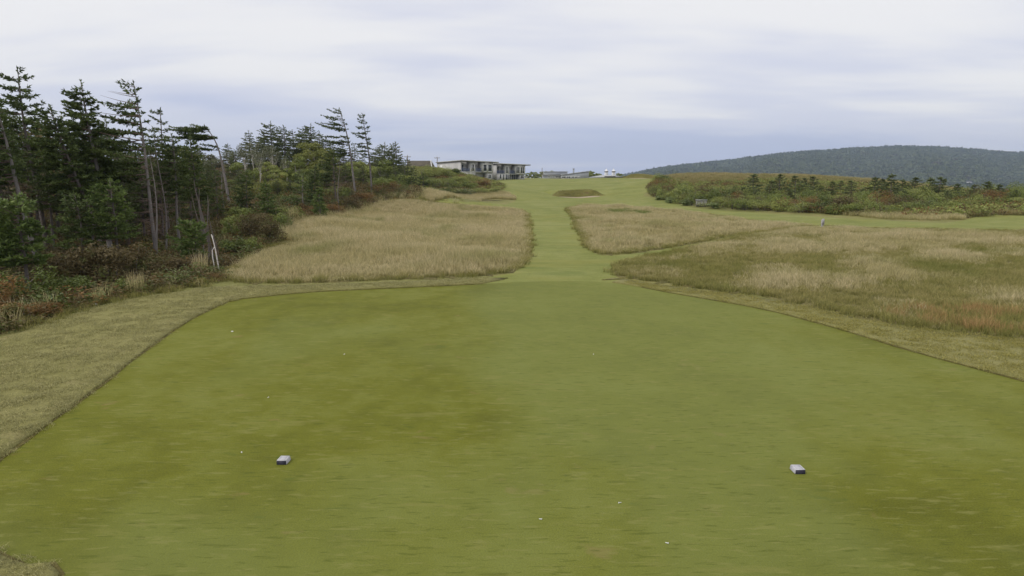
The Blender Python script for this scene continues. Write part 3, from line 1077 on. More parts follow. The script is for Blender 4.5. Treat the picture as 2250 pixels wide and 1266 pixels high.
# the trimmed edge between tee and longer grass: brown thatch strip, the step's shade painted in
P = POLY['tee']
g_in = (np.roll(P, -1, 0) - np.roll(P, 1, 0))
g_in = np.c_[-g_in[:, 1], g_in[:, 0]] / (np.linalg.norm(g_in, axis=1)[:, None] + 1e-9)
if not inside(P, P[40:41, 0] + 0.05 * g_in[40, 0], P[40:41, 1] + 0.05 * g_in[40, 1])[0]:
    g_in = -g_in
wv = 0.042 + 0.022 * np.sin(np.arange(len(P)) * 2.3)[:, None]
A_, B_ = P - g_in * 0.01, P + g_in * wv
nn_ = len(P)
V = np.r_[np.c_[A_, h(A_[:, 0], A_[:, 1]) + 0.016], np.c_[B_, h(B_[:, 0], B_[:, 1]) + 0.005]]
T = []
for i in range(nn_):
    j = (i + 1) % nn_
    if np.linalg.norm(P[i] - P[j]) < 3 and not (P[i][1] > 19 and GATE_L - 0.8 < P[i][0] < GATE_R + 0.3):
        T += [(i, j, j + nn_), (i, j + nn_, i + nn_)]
es = []
for a, b in zip(P, np.roll(P, -1, 0)):
    if np.linalg.norm(b - a) < 3 and a[1] > 3 and not (a[1] > 19 and GATE_L - 0.8 < a[0] < GATE_R + 0.3):
        m_ = int(np.linalg.norm(b - a) * 9)
        es.append(a + (b - a) * rg.uniform(0, 1, m_)[:, None] + rg.normal(0, 0.035, (m_, 2)))
es = np.concatenate(es)
spread('edge_grass', rg, es[:, 0], es[:, 1], cutb + cutr, 0.25, 0.7, 'ragged grass spilling over the trimmed edge of the tee', 0.012)
M['edge_shade'] = turf('turf_edge_shade', (0.07, 0.06, 0.018), (0.10, 0.085, 0.026), (0.13, 0.11, 0.036), (0.13, 0.09, 0.04), 2.0, 30, 0.6, 0.02, 0.8)
tag(obj('tee_edge', np_mesh('tee_edge', V, T, [M['edge_shade']])), 'trimmed edge line with painted shade between the tee lawn and longer grass', None, None, 'structure')
# fringe where rough meets mown turf
EDG = []
for key, lo_, hi_ in (('rough_l', 0, 1), ('rough_rb', 0, 1), ('rough_rf', 0, 1)):
    P = POLY[key]
    Q = np.roll(P, -1, 0)
    for a, b in zip(P, Q):
        d = np.linalg.norm(b - a)
        if d > 30:
            continue
        m_ = int(d * 7)
        tt = rg.uniform(0, 1, m_)[:, None]
        EDG.append(a + (b - a) * tt + rg.normal(0, 0.13, (m_, 2)))
EDG = np.concatenate(EDG)
spread('edge_grass', rg, EDG[:, 0], EDG[:, 1], low_t, 0.5, 1.1, 'darker grass fringe where the rough meets mown turf')
# bunker faces
for key in ('faceA', 'faceB'):
    x, y = fill(rg, POLY[key], 14)
    spread('bunker_grass', rg, x, y, low_t, 0.3, 0.5, 'shaggy brown grass on the face of the %s bunker' % ('near' if key == 'faceA' else 'far right'))
# heath grass over the right-hand mound and the left mound
HM = np.array([G(1428, 428), G(1470, 438), G(1540, 450), G(1700, 464), G(1850, 472), G(2000, 480), G(2120, 480), (60, 60), (100, 70), (115, 110), (95, 150), (60, 175), (38, 175), (30, 140), (24, 122)])
x, y = fill(rg, HM, 3.2)
spread('heath_grass', rg, x, y, wiry, 0.8, 1.5, 'mixed heath grass covering the right-hand mound')
LM = np.array([G(940, 424), G(1000, 419), G(1060, 418), G(1100, 420), G(1108, 412), (-4, 140), (-14, 165), (-40, 165), (-40, 110), (-22, 100)])
x, y = fill(rg, LM, 4.0)
spread('heath_grass', rg, x, y, wiry, 0.8, 1.4, 'mixed heath grass covering the mound below the lodges')

# red-brown grass at the lower right, pale grass below the scrub bank, brown grass hem along the far wood edge
M['rusty'] = grassmat('rust_grass', (0.26, 0.20, 0.075), (0.48, 0.30, 0.13), (0.58, 0.38, 0.18), 0.3, None, 0.42)
rust_t = tufts(190, 4, M['rusty'], n=40, rad=0.26, hgt=0.36, wid=0.011, lean=0.5, curl=0.3)
x, y = fill(rg, np.array([G(1920, 690), G(2060, 682), G(2245, 686), G(2245, 738), G(2130, 730), G(2000, 712)]), 16)
k = vnoise(x, y, 1.6, 6) > -0.15
spread('rust_grass', rg, x[k], y[k], rust_t, 0.6, 1.0, 'rust red grass patch at the lower right edge of the rough')
x, y = fill(rg, np.array([G(1850, 474), G(1960, 474), G(2060, 472), G(2140, 468), G(2120, 483), G(2030, 487), G(1930, 481)]), 8)
spread('tall_grass', rg, x, y, tall, 0.6, 0.9, 'strip of pale grass below the right-hand scrub bank')
WE2 = np.array([G(*p) for p in [(600, 540), (625, 505), (645, 490), (700, 480), (760, 470), (810, 455), (860, 440), (900, 434), (935, 430), (960, 424)]])
hem2 = []
for a, b in zip(WE2[:-1], WE2[1:]):
    m_ = int(np.linalg.norm(b - a) * 26)
    t_ = rg.uniform(0, 1, m_)[:, None]
    hem2.append(a + (b - a) * t_ + rg.normal(0, 1.3, (m_, 2)))
hem2 = np.concatenate(hem2)
spread('edge_grass', rg, hem2[:, 0], hem2[:, 1], low_t + tall[:3] + rust_t[:1], 0.6, 1.1, 'brownish grass hem between the rust shrubs and the tall grass')

# ------------------------------------------------------------------ trees
M['bark'] = flat('grey_bark', (0.15, 0.13, 0.12), 0.9, 0.35, 6.0, 0.1, 0, (1, 1, 0.25), 0.6)
M['bark_pale'] = flat('weathered_bark', (0.20, 0.182, 0.172), 0.9, 0.25, 6.0, 0.1, 0, (1, 1, 0.25), 0.6)
M['birch'] = flat('birch_bark', (0.52, 0.48, 0.42), 0.8, 0.25, 5.0, 0.1, 0, (1, 1, 2.0), 0.3)
M['driftwood'] = flat('bleached_wood', (0.48, 0.45, 0.42), 0.85, 0.15, 5.0, 0.1)
M['twig'] = flat('dead_twig', (0.15, 0.11, 0.095), 0.95, 0.3, 2.0, 0.1)
M['needle'] = leafmat('spruce_needles', (0.040, 0.064, 0.018), (0.145, 0.185, 0.052), 1.1, 0.24, 0.6, (0.12, 0.095, 0.05), 0.66)
M['needle_fresh'] = leafmat('fresh_spruce_needles', (0.06, 0.10, 0.025), (0.18, 0.235, 0.062), 1.3, 0.25)
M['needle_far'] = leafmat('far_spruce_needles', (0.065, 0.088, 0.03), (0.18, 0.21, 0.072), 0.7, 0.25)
M['leaf_green'] = leafmat('green_leaves', (0.10, 0.14, 0.03), (0.28, 0.315, 0.078), 1.4, 0.35, 0.5, (0.24, 0.18, 0.05), 0.66)
M['leaf_dark'] = leafmat('dark_glossy_leaves', (0.05, 0.075, 0.012), (0.15, 0.185, 0.036), 1.6, 0.25, 0.4)
M['leaf_brown'] = leafmat('browning_leaves', (0.075, 0.055, 0.022), (0.185, 0.145, 0.06), 1.8, 0.3, 0.6, (0.13, 0.15, 0.04), 0.58)
M['leaf_rust'] = leafmat('rust_red_leaves', (0.14, 0.082, 0.03), (0.30, 0.175, 0.06), 1.8, 0.35, 0.6, (0.14, 0.15, 0.04), 0.56)
M['leaf_lime'] = leafmat('yellow_green_leaves', (0.13, 0.15, 0.035), (0.27, 0.28, 0.075), 0.9, 0.4, 0.6)
M['leaf_grey'] = leafmat('grey_green_leaves', (0.10, 0.11, 0.06), (0.21, 0.22, 0.12), 1.0, 0.35, 0.6)
M['leaf_heath'] = leafmat('heath_shrub_leaves', (0.14, 0.18, 0.045), (0.38, 0.40, 0.115), 0.7, 0.35, 0.6, (0.33, 0.23, 0.085), 0.66)
M['leaf_pale'] = leafmat('pale_big_leaves', (0.15, 0.20, 0.07), (0.33, 0.37, 0.16), 2.0, 0.35, 0.5)

GMESH = {}


def tree_meshes(key, maker, mats, names):
    """meshes of a prototype, made once"""
    if key not in GMESH:
        GMESH[key] = [(nm, g.mesh(nm, mt)) for g, mt, nm in zip(maker(), mats, names) if g.v]
    return GMESH[key]


def plant(name, key, maker, mats, names, px, Y, label, cat, group=None, top=None, H=1.0, s=None, rz=0.0, xy=None, sx=1.0):
    """a plant with its parts, rooted in the ground at distance Y under picture column px; top: picture row of its tip"""
    ms = tree_meshes(key, maker, mats, names)
    if xy is None:
        z = hz(xat(px, Y, 0.0), Y)
        x = xat(px, Y, z)
        z = hz(x, Y)
    else:
        x, Y = xy
        z = hz(x, Y)
    if top is not None:
        s = (zat(top, Y) - z) / H
    r = empty(name, (x, Y, z), rz, label, cat, group)
    r.scale = (s * sx, s * sx, s)
    for nm, me in ms:
        c_ = obj(nm, me, r)
        if nm in ('branches', 'twigs', 'crown', 'foliage'):
            c_['kind'] = 'stuff'
    return r


SPN = ('trunk', 'branches', 'crown')
SPM = (M['bark'], M['twig'], M['needle'])
SPP = (M['bark_pale'], M['twig'], M['needle'])
SPF = (M['bark'], M['twig'], M['needle_fresh'])
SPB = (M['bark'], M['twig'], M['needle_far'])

# the individual trees along the front of the wood: column, distance, tip row
HERO = [
    # px, Y, top, kwargs, mats, label
    (88, 24.5, 205, dict(seed=1, H=7.2, base=0.50, n=60, L=1.9, flag=0.50, lean=-1.15, dead=34, dens=0.95, bare_top=0.1, r0=0.10), SPP, 'leaning pale-trunked spruce with brown dead twigs at the left picture edge'),
    (104, 30.5, 152, dict(seed=2, H=9.4, base=0.48, lean=-0.5, n=56, L=2.0, flag=0.22, dead=14, dens=0.95, r0=0.12, sway=0.16, top=0.18), SPM, 'tallest spruce, slender leader above a layered crown, second from the left'),
    (235, 27.0, 232, dict(seed=3, H=7.4, base=0.38, n=84, L=1.8, flag=0.30, lean=-1.9, dead=16, dens=1.05, r0=0.10, droop=0.05), SPM, 'dense dark green spruce leaning left, right of the tallest spruce'),
    (246, 28.5, 178, dict(seed=4, H=8.6, base=0.40, n=96, L=1.6, flag=0.30, lean=-0.65, dead=18, dens=1.1, r0=0.12, sway=0.25), SPP, 'bushy pointed spruce with crooked grey trunk and bare curved tip'),
    (345, 29.0, 182, dict(seed=5, H=8.3, base=0.40, n=58, L=2.1, flag=0.62, lean=-0.4, dead=26, dens=0.85, r0=0.085, bare_top=0.5, shape=0.6), SPP, 'half bare wind-swept spruce with branches streaming left from a grey trunk'),
    (372, 37.0, 240, dict(seed=6, H=8.8, base=0.55, n=34, L=1.5, flag=0.45, dead=10, dens=0.8, r0=0.09), SPM, 'thin sparse spruce top just behind the half bare wind-swept spruce'),
    (396, 31.0, 296, dict(seed=7, H=6.4, base=0.48, n=60, L=1.35, flag=0.30, dead=22, dens=1.0, r0=0.075), SPP, 'spruce on a straight pale trunk forked below its green crown'),
    (452, 33.0, 300, dict(seed=8, H=6.5, base=0.42, n=64, L=1.35, flag=0.25, lean=-0.5, dead=18, dens=1.0, r0=0.075), SPM, 'pointed spruce with tall bare lower trunk left of the bent flag tree'),
    (782, 64.0, 238, dict(seed=9, H=8.2, base=0.42, n=40, L=1.9, flag=0.72, lean=-0.9, dead=26, dens=0.85, r0=0.10, sway=0.22, shape=0.62, bend=0.25), SPP, 'taller of the two tall wind-combed spruces standing above the rust shrubs'),
    (818, 65.5, 250, dict(seed=10, H=7.8, base=0.46, n=40, L=1.25, flag=0.40, lean=-0.55, dead=22, dens=0.85, r0=0.09, sway=0.2), SPP, 'narrower of the two tall wind-combed spruces, on the right'),
    (505, 50.0, 270, dict(seed=11, H=6.6, base=0.55, flag=1.0, lean=-0.7, dead=14, dens=1.1, r0=0.115, bend=0.9, plates=[(0.95, 0.02, 16, 1.25), (0.84, 0.015, 12, 1.3), (0.70, 0.03, 5, 0.8)], sway=0.1), SPP, 'bent flag-shaped spruce with two flat plates of foliage on a pale trunk'),
    (62, 19.5, 432, dict(seed=12, H=2.9, base=0.30, n=46, L=1.25, flag=0.30, dead=8, dens=1.1, r0=0.05, shape=0.5), SPF, 'low broad bright green spruce at the front of the wood, far left'),
    (185, 23.5, 430, dict(seed=13, H=3.6, base=0.34, n=42, L=1.1, flag=0.2, dead=10, dens=1.05, r0=0.05, shape=0.5), SPM, 'low dark spruce below the leaning dense spruce'),
    (262, 24.5, 395, dict(seed=14, H=4.0, base=0.34, n=46, L=1.25, flag=0.15, dead=12, dens=1.05, r0=0.06, shape=0.55), SPF, 'low spruce with bright shoots below the bushy pointed spruce'),
    (432, 25.5, 488, dict(seed=15, H=1.9, base=0.32, n=30, L=0.8, flag=0.3, dead=6, dens=1.1, r0=0.03, shape=0.45), SPF, 'small round-topped spruce beside the white fallen sticks'),
    (545, 47.0, 375, dict(seed=16, H=4.4, base=0.18, n=52, L=1.5, flag=0.35, dead=10, dens=0.95, r0=0.06), SPM, 'low spruce with flat branches right of the bent flag tree'),
    (590, 45.0, 398, dict(seed=17, H=3.2, base=0.16, n=50, L=0.95, flag=0.1, dead=4, dens=1.05, r0=0.04), SPF, 'young dense spruce above the big leafy bush'),
    (668, 51.0, 382, dict(seed=18, H=3.3, base=0.2, n=28, L=1.3, flag=0.35, dead=26, dens=0.7, r0=0.05), SPP, 'thin grey spruce with bare lower limbs in mid wood'),
    (695, 56.0, 368, dict(seed=19, H=3.9, base=0.16, n=62, L=1.15, flag=0.2, dead=6, dens=1.0, r0=0.05), SPM, 'dark compact spruce left of the tall pair'),
    (738, 60.0, 325, dict(seed=20, H=5.2, base=0.34, n=50, L=1.5, flag=0.5, dead=14, dens=0.9, r0=0.075), SPM, 'wind-bent spruce close to the left of the tall pair'),
    (905, 80.0, 385, dict(seed=22, H=3.4, base=0.10, n=60, L=1.1, flag=0.15, dead=4, dens=0.95, r0=0.05), SPM, 'dark spruce at the tip of the wood beside the white stick'),
    (930, 86.0, 382, dict(seed=23, H=3.0, base=0.10, n=50, L=1.25, flag=0.2, dead=4, dens=0.9, r0=0.05), SPM, 'rounded dark spruce at the very end of the wood by the mown strip'),
    (705, 50.0, 416, dict(seed=24, H=1.8, base=0.10, n=34, L=0.45, flag=0.1, dead=2, dens=1.1, r0=0.03), SPF, 'tiny pointed spruce among the green shrubs at the wood edge'),
]
for i, (px, Y, top, kw, mats, lab) in enumerate(HERO):
    kw = dict(kw)
    tr_lean = kw.get('lean', 0)
    plant('spruce_tree', 'hero%d' % i, lambda kw=kw: spruce(**kw), mats, SPN, px, Y, lab, 'tree', 'spruces along the front of the wood', top=top, H=kw['H'])

# spruces filling the wood behind
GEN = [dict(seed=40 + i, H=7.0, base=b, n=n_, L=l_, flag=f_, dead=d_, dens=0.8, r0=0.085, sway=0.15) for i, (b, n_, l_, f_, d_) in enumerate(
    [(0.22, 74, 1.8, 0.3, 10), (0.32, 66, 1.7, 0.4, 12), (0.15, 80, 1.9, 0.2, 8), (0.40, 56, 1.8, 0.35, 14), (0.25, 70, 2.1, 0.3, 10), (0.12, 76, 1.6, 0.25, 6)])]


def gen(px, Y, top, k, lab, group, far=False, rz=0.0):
    kw = GEN[k % len(GEN)]
    return plant('spruce_tree', 'gen%d%s' % (k % len(GEN), 'f' if far else ''), lambda: spruce(**kw), SPB if far else SPM, SPN, px, Y, lab, 'tree', group, top=top, H=kw['H'], rz=rz, sx=1.3 if far else 1.0)


rt = np.random.default_rng(77)
ORD = ['leftmost', 'second', 'third', 'fourth', 'fifth', 'sixth', 'seventh', 'eighth', 'ninth', 'tenth', 'eleventh', 'twelfth']


def ordinal_labels(cols, segs, text):
    """text with {o} and {s}: the place in the row of a stretch named by its landmarks"""
    out = [None] * len(cols)
    for lo_, hi_, nm_ in segs:
        ks = sorted([i for i, c in enumerate(cols) if lo_ <= c < hi_], key=lambda i: cols[i])
        for o_, i in enumerate(ks):
            out[i] = text.format(o=ORD[min(o_, 11)] + ('' if o_ == 0 else ' from left'), s=nm_)
    return out


DEEP = [(-60, 27, 215), (-25, 32, 240), (15, 36, 215), (60, 39, 250), (130, 35, 262), (150, 42, 268), (200, 36, 262), (275, 36, 280), (300, 42, 300), (330, 39, 300), (395, 42, 320), (425, 38, 325),
                                 (-120, 24, 220), (-140, 32, 200), (20, 28, 300), (120, 30, 330), (205, 31, 330), (285, 32, 345), (445, 44, 345), (360, 34, 345), (480, 42, 372), (75, 33, 285), (-20, 23, 330), (250, 40, 270), (320, 34, 335), (180, 46, 255), (-50, 40, 225), (100, 50, 260), (240, 52, 275), (350, 50, 290), (40, 46, 235)]
DEEP_L = ordinal_labels([t_[0] for t_ in DEEP], [(-999, 0, 'beyond the left picture edge'), (0, 140, 'behind the tallest spruce'), (140, 270, 'behind the bushy pointed spruce'), (270, 370, 'behind the half bare spruce'), (370, 600, 'behind the forked-trunk spruce')], '{o} of the dark shaded spruces {s}')
for k, (px, Y, top) in enumerate(DEEP):
    gen(px, Y, top + rt.uniform(-6, 6), k, DEEP_L[k], 'spruces deep in the left wood', rz=rt.uniform(-0.5, 0.5))
KNOLL = [(552, 92, 286), (585, 94, 300), (602, 90, 268), (612, 98, 276), (628, 92, 274), (648, 96, 284), (662, 92, 290), (676, 95, 276), (690, 92, 274), (704, 97, 286), (718, 93, 300), (735, 96, 312), (755, 95, 318),
                                 (835, 94, 320), (850, 90, 312), (862, 96, 322), (872, 92, 314), (884, 97, 338), (896, 95, 350), (842, 85, 345), (868, 84, 350), (890, 88, 362), (520, 80, 330), (825, 88, 345), (765, 84, 345), (910, 98, 364), (800, 90, 340), (780, 97, 322), (570, 84, 335), (505, 92, 318), (640, 84, 330), (665, 82, 335), (470, 72, 350), (440, 70, 345), (395, 68, 340), (330, 70, 330), (280, 72, 325)]
KNOLL_L = ordinal_labels([t_[0] for t_ in KNOLL], [(0, 480, 'behind the bent flag tree'), (480, 600, 'among the birches'), (600, 650, 'right of the birches'), (650, 720, 'behind the yellow-green tree'), (720, 830, 'behind the tall pair'), (830, 870, 'just right of the tall pair'), (870, 999, 'at the right end of the wood')], '{o} skyline spruce of the knoll {s}')
for k, (px, Y, top) in enumerate(KNOLL):
    gen(px, Y, top + rt.uniform(-3, 3), k + 2, KNOLL_L[k], 'spruces on the knoll', True, rz=rt.uniform(-0.5, 0.5))
HOLLOW = [(530, 62, 372), (560, 66, 380), (612, 60, 392), (640, 62, 395), (720, 66, 372), (760, 70, 362), (850, 76, 375), (870, 80, 372), (836, 74, 368), (800, 74, 362), (660, 68, 372), (590, 72, 380), (500, 58, 385), (470, 56, 380), (885, 82, 378)]
HOLLOW_L = ordinal_labels([t_[0] for t_ in HOLLOW], [(0, 600, 'near the bent flag tree'), (600, 730, 'left of the tall pair'), (730, 999, 'around and right of the tall pair')], '{o} mid-distance spruce in the hollow {s}')
for k, (px, Y, top) in enumerate(HOLLOW):
    gen(px, Y, top + rt.uniform(-4, 4), k + 1, HOLLOW_L[k], 'spruces in the hollow', True, rz=rt.uniform(-0.6, 0.6))

# dead trees and slender poles
DT = [(345, 28.0, 330, 6.1, 60, 'dead twiggy spruce with a haze of brown branches in front of the wood'), (365, 30.0, 300, 6.8, 50, 'second dead spruce with dark bare trunk beside the twiggy one'),
      (30, 26.0, 330, 6.0, 46, 'dead brown-twigged tree between the two leftmost spruces'), (495, 46, 352, 5.0, 34, 'thin dead tree just left of the bent flag tree'),
      (745, 58, 350, 5.0, 40, 'dead tangled tree left of the tall pair')]
for i, (px, Y, top, H, n_, lab) in enumerate(DT):
    plant('dead_tree', 'dead%d' % i, lambda H=H, n_=n_, i=i: bare_tree(200 + i, H, n_, 1.25, 0.06 * (i - 1), 7, 0.05), (M['bark_pale'], M['twig']), ('trunk', 'twigs'), px, Y, lab, 'tree', 'dead trees in the wood', top=top, H=H)
for i, (px, Y, top) in enumerate([(458, 26.5, 395), (466, 27.0, 415), (474, 26.3, 430), (447, 27.5, 425), (482, 27.2, 440)]):
    plant('bare_sapling', 'pole%d' % (i % 3), lambda i=i: bare_tree(220 + i, 4.2, 8, 0.5, -0.25, 3, 0.035), (M['bark'], M['twig']), ('trunk', 'twigs'), px, Y,
          ['tallest bare grey pole beside the white fallen sticks', 'bare slender pole second from the tallest beside the sticks', 'slim brown pole in the middle of the bare pole cluster', 'leftmost bare pole of the cluster by the round-topped spruce', 'rightmost bare pole of the cluster at the wood edge'][i], 'tree', 'bare poles at the wood edge', top=top, H=4.2)

# birches and alders with pale stems
BT = [(522, 82, 322, 0), (538, 84, 316, 1), (556, 83, 312, 2), (575, 80, 322, 0), (596, 82, 318, 1), (540, 78, 335, 2), (572, 72, 336, 1), (602, 76, 330, 2), (630, 74, 340, 0), (505, 84, 330, 1)]
BT_L = ordinal_labels([t_[0] for t_ in BT], [(0, 999, '')], '{o} slender pale-stemmed birch with thin grey-green crown on the knoll')
for i, (px, Y, top, k) in enumerate(BT):
    plant('birch_tree', 'birch%d' % k, lambda k=k: broadleaf(300 + k, 5.0, 2.2, 0.55, 900, 0.13, 9, 0.2 * (k - 1), 3, 0.075, 0.4), (M['birch'], M['leaf_grey']), ('trunk', 'crown'), px, Y,
          BT_L[i], 'tree', 'pale birches on the knoll', top=top, H=5.0, rz=rt.uniform(-0.4, 0.4))
for i, (px, Y, top, lab, mt, sx) in enumerate([
        (690, 78, 306, 'rounded yellow-green tree glowing between the knoll spruces', 'leaf_lime', 1.3), (715, 74, 335, 'lower yellow-green tree beside the rounded one', 'leaf_lime', 1.3),
        (640, 76, 352, 'olive broad-leaved tree under the knoll spruces', 'leaf_green', 1.2), (400, 55, 315, 'yellowing broad-leaved tree behind the forked-trunk spruce', 'leaf_lime', 1.1),
        (75, 33, 285, 'browning broad-leaved tree glimpsed behind the tallest spruce', 'leaf_brown', 1.1), (300, 40, 330, 'grey-green broad-leaved tree behind the half bare spruce', 'leaf_grey', 1.2),
        (460, 75, 335, 'greyish broad-leaved crown left of the bent flag tree', 'leaf_grey', 1.4), (430, 80, 322, 'hazy grey-green crown on the skyline behind the pointed spruce', 'leaf_grey', 1.5),
        (535, 70, 355, 'olive broad-leaved tree right of the bent flag tree below the birches', 'leaf_green', 1.5), (585, 74, 352, 'olive broad-leaved tree at the feet of the birches', 'leaf_heath', 1.5),
        (655, 72, 345, 'leafy green tree left of the yellow-green pair', 'leaf_green', 1.4), (745, 76, 340, 'green broad-leaved tree just behind the wind-bent spruce', 'leaf_green', 1.4),
        (790, 80, 350, 'green broad-leaved tree showing between the tall pair', 'leaf_heath', 1.5), (840, 82, 352, 'green broad-leaved tree right of the tall pair', 'leaf_green', 1.5),
        (870, 86, 362, 'low green broad-leaved tree near the end of the wood', 'leaf_heath', 1.5), (610, 68, 370, 'low olive tree in the hollow above the young dense spruce', 'leaf_heath', 1.5),
        (680, 80, 322, 'second rounded yellow-green crown on the knoll', 'leaf_lime', 1.5)]):
    plant('broadleaf_tree', 'bl%d%s' % (i % 3, mt), lambda i=i: broadleaf(320 + i % 3, 4.2, 3.0, 0.2, 3200, 0.15, 14, 0.1, 3, 0.06, 0.5), (M['bark_pale'], M[mt]), ('trunk', 'crown'), px, Y, lab, 'tree', None, top=top, H=4.2, sx=sx)

# ------------------------------------------------------------------ shrubs
BSH = {}


def shrub(px, Y, w, ht, mt, lab, k=0, nleaf=1600, ls=0.085, group=None, name='shrub', rz=0.0, asp=0.6, xy=None):
    """w, ht in metres"""
    key = 'bush%d_%s_%d_%d' % (k, mt, nleaf, int(ls * 1000))
    return plant(name, key, lambda: bush(400 + k, 1.0, 1.0, 0.75, nleaf, ls / max(w, 0.4), 17, 8, asp), (M['bark'], M[mt]), ('stems', 'foliage'), px, Y, lab, 'shrub', group, s=ht / 0.75, sx=w / (ht / 0.75), rz=rz, xy=xy)


SH = [
    (55, 18.2, 2.3, 1.25, 'leaf_dark', 'big dark green glossy bush at the far left front of the wood', 0, 3200, 0.085),
    (-20, 16.5, 2.0, 1.3, 'leaf_rust', 'rust red shrub cut by the left picture edge', 1, 2600, 0.075),
    (110, 17.2, 1.1, 0.6, 'leaf_dark', 'low dark green shrub right of the big glossy bush', 2, 1600, 0.07),
    (45, 15.6, 1.2, 0.62, 'leaf_rust', 'low rust coloured shrub below the big glossy bush', 3, 1800, 0.06),
    (108, 16.4, 0.9, 0.42, 'leaf_rust', 'small reddish shrub on the edge of the pale cut strip', 4, 1300, 0.05),
    (235, 21.5, 2.2, 1.55, 'leaf_brown', 'large browning bush with pale-backed leaves in front of the dark spruces', 5, 3600, 0.085),
    (300, 23.0, 1.5, 1.15, 'leaf_brown', 'browning bush right of the largest browning bush', 6, 2600, 0.08),
    (150, 21.0, 1.8, 1.35, 'leaf_brown', 'olive brown bush left of the largest browning bush', 7, 2800, 0.08),
    (170, 19.0, 1.3, 0.7, 'leaf_dark', 'dark leafy shrub between the rust shrubs and the browning bushes', 8, 1900, 0.07),
    (210, 18.0, 0.7, 0.34, 'leaf_pale', 'small pale-leaved plant at the cut strip edge beside the white scrap', 9, 500, 0.09),
    (275, 19.9, 0.7, 0.42, 'leaf_green', 'small green leafy plant beside the tall straw tuft', 1, 700, 0.09),
    (345, 24.0, 1.6, 0.7, 'leaf_brown', 'low brown shrub under the dead twiggy spruce', 2, 2200, 0.07),
    (400, 24.3, 1.6, 0.7, 'leaf_brown', 'low brown shrub at the foot of the forked-trunk spruce', 3, 2200, 0.07),
    (350, 21.9, 1.2, 0.36, 'leaf_rust', 'flat rust patch of shrub bordering the cut strip', 4, 1400, 0.05),
    (470, 22.3, 1.5, 0.28, 'leaf_rust', 'flat orange-brown shrub where the strip meets the tall grass', 5, 1400, 0.045),
    (515, 29.5, 1.6, 0.85, 'leaf_dark', 'dark green shrub with sharp outline below the big leafy bush', 6, 2600, 0.075),
    (545, 30.5, 1.5, 0.8, 'leaf_green', 'mid green shrub at the left end of the tall grass', 7, 2400, 0.075),
    (572, 35.0, 2.7, 1.85, 'leaf_brown', 'big rounded olive and brown bush standing at the tall grass edge', 8, 5200, 0.085),
    (520, 36.0, 2.1, 1.55, 'leaf_green', 'green bush on the left shoulder of the big rounded bush', 9, 3600, 0.085),
    (640, 48.5, 2.4, 1.1, 'leaf_green', 'green shrub right behind the big rounded bush', 0, 2600, 0.1),
    (672, 50.5, 2.2, 1.0, 'leaf_rust', 'first rust shrub of the band along the tall grass', 1, 2400, 0.09),
    (700, 53.0, 2.4, 1.05, 'leaf_green', 'green shrub in the rust band below the mid spruces', 2, 2600, 0.1),
    (735, 55.5, 2.6, 1.1, 'leaf_rust', 'rust shrub in the band below the wind-bent spruce', 3, 2600, 0.09),
    (765, 59.0, 2.8, 1.3, 'leaf_brown', 'olive brown shrub just below the tall pair', 4, 2800, 0.1),
    (800, 61.5, 2.8, 1.2, 'leaf_rust', 'brightest rust shrub below the tall pair', 5, 2800, 0.09),
    (835, 66.0, 2.8, 1.1, 'leaf_rust', 'rust shrub left of the leaning white stick', 6, 2600, 0.09),
    (858, 71.0, 2.6, 1.0, 'leaf_rust', 'orange-brown shrub at the foot of the leaning white stick', 7, 2400, 0.09),
    (835, 70.0, 2.8, 1.5, 'leaf_green', 'yellow-green shrub right of the tall pair', 8, 3000, 0.11),
    (865, 76.0, 3.4, 1.9, 'leaf_green', 'rounded green shrub behind the leaning white stick', 9, 3400, 0.12),
    (745, 63.5, 3.0, 1.2, 'leaf_green', 'green shrub at the trunk feet of the tall pair', 1, 2600, 0.11),
    (560, 60.0, 4.2, 2.0, 'leaf_lime', 'wide yellow-green shrub in the hollow under the birches', 2, 4200, 0.12),
    (620, 62.0, 4.2, 1.9, 'leaf_lime', 'second yellow-green shrub in the hollow, right of the first', 3, 4200, 0.12),
    (670, 66.0, 3.8, 1.9, 'leaf_green', 'olive shrub in the hollow beside the compact dark spruce', 4, 3600, 0.12),
    (530, 44.0, 2.2, 1.2, 'leaf_green', 'green shrub at the foot of the bent flag tree', 5, 2600, 0.1),
    (480, 46.0, 2.6, 1.4, 'leaf_brown', 'brown shrub behind the bare poles', 6, 2800, 0.1),
    (610, 42.0, 2.2, 1.2, 'leaf_green', 'fresh green shrub above the big rounded bush', 7, 2600, 0.1),
    (640, 55.0, 2.6, 1.3, 'leaf_dark', 'dark green shrub between the young spruces', 8, 2600, 0.1),
]
for a in SH:
    shrub(*a)
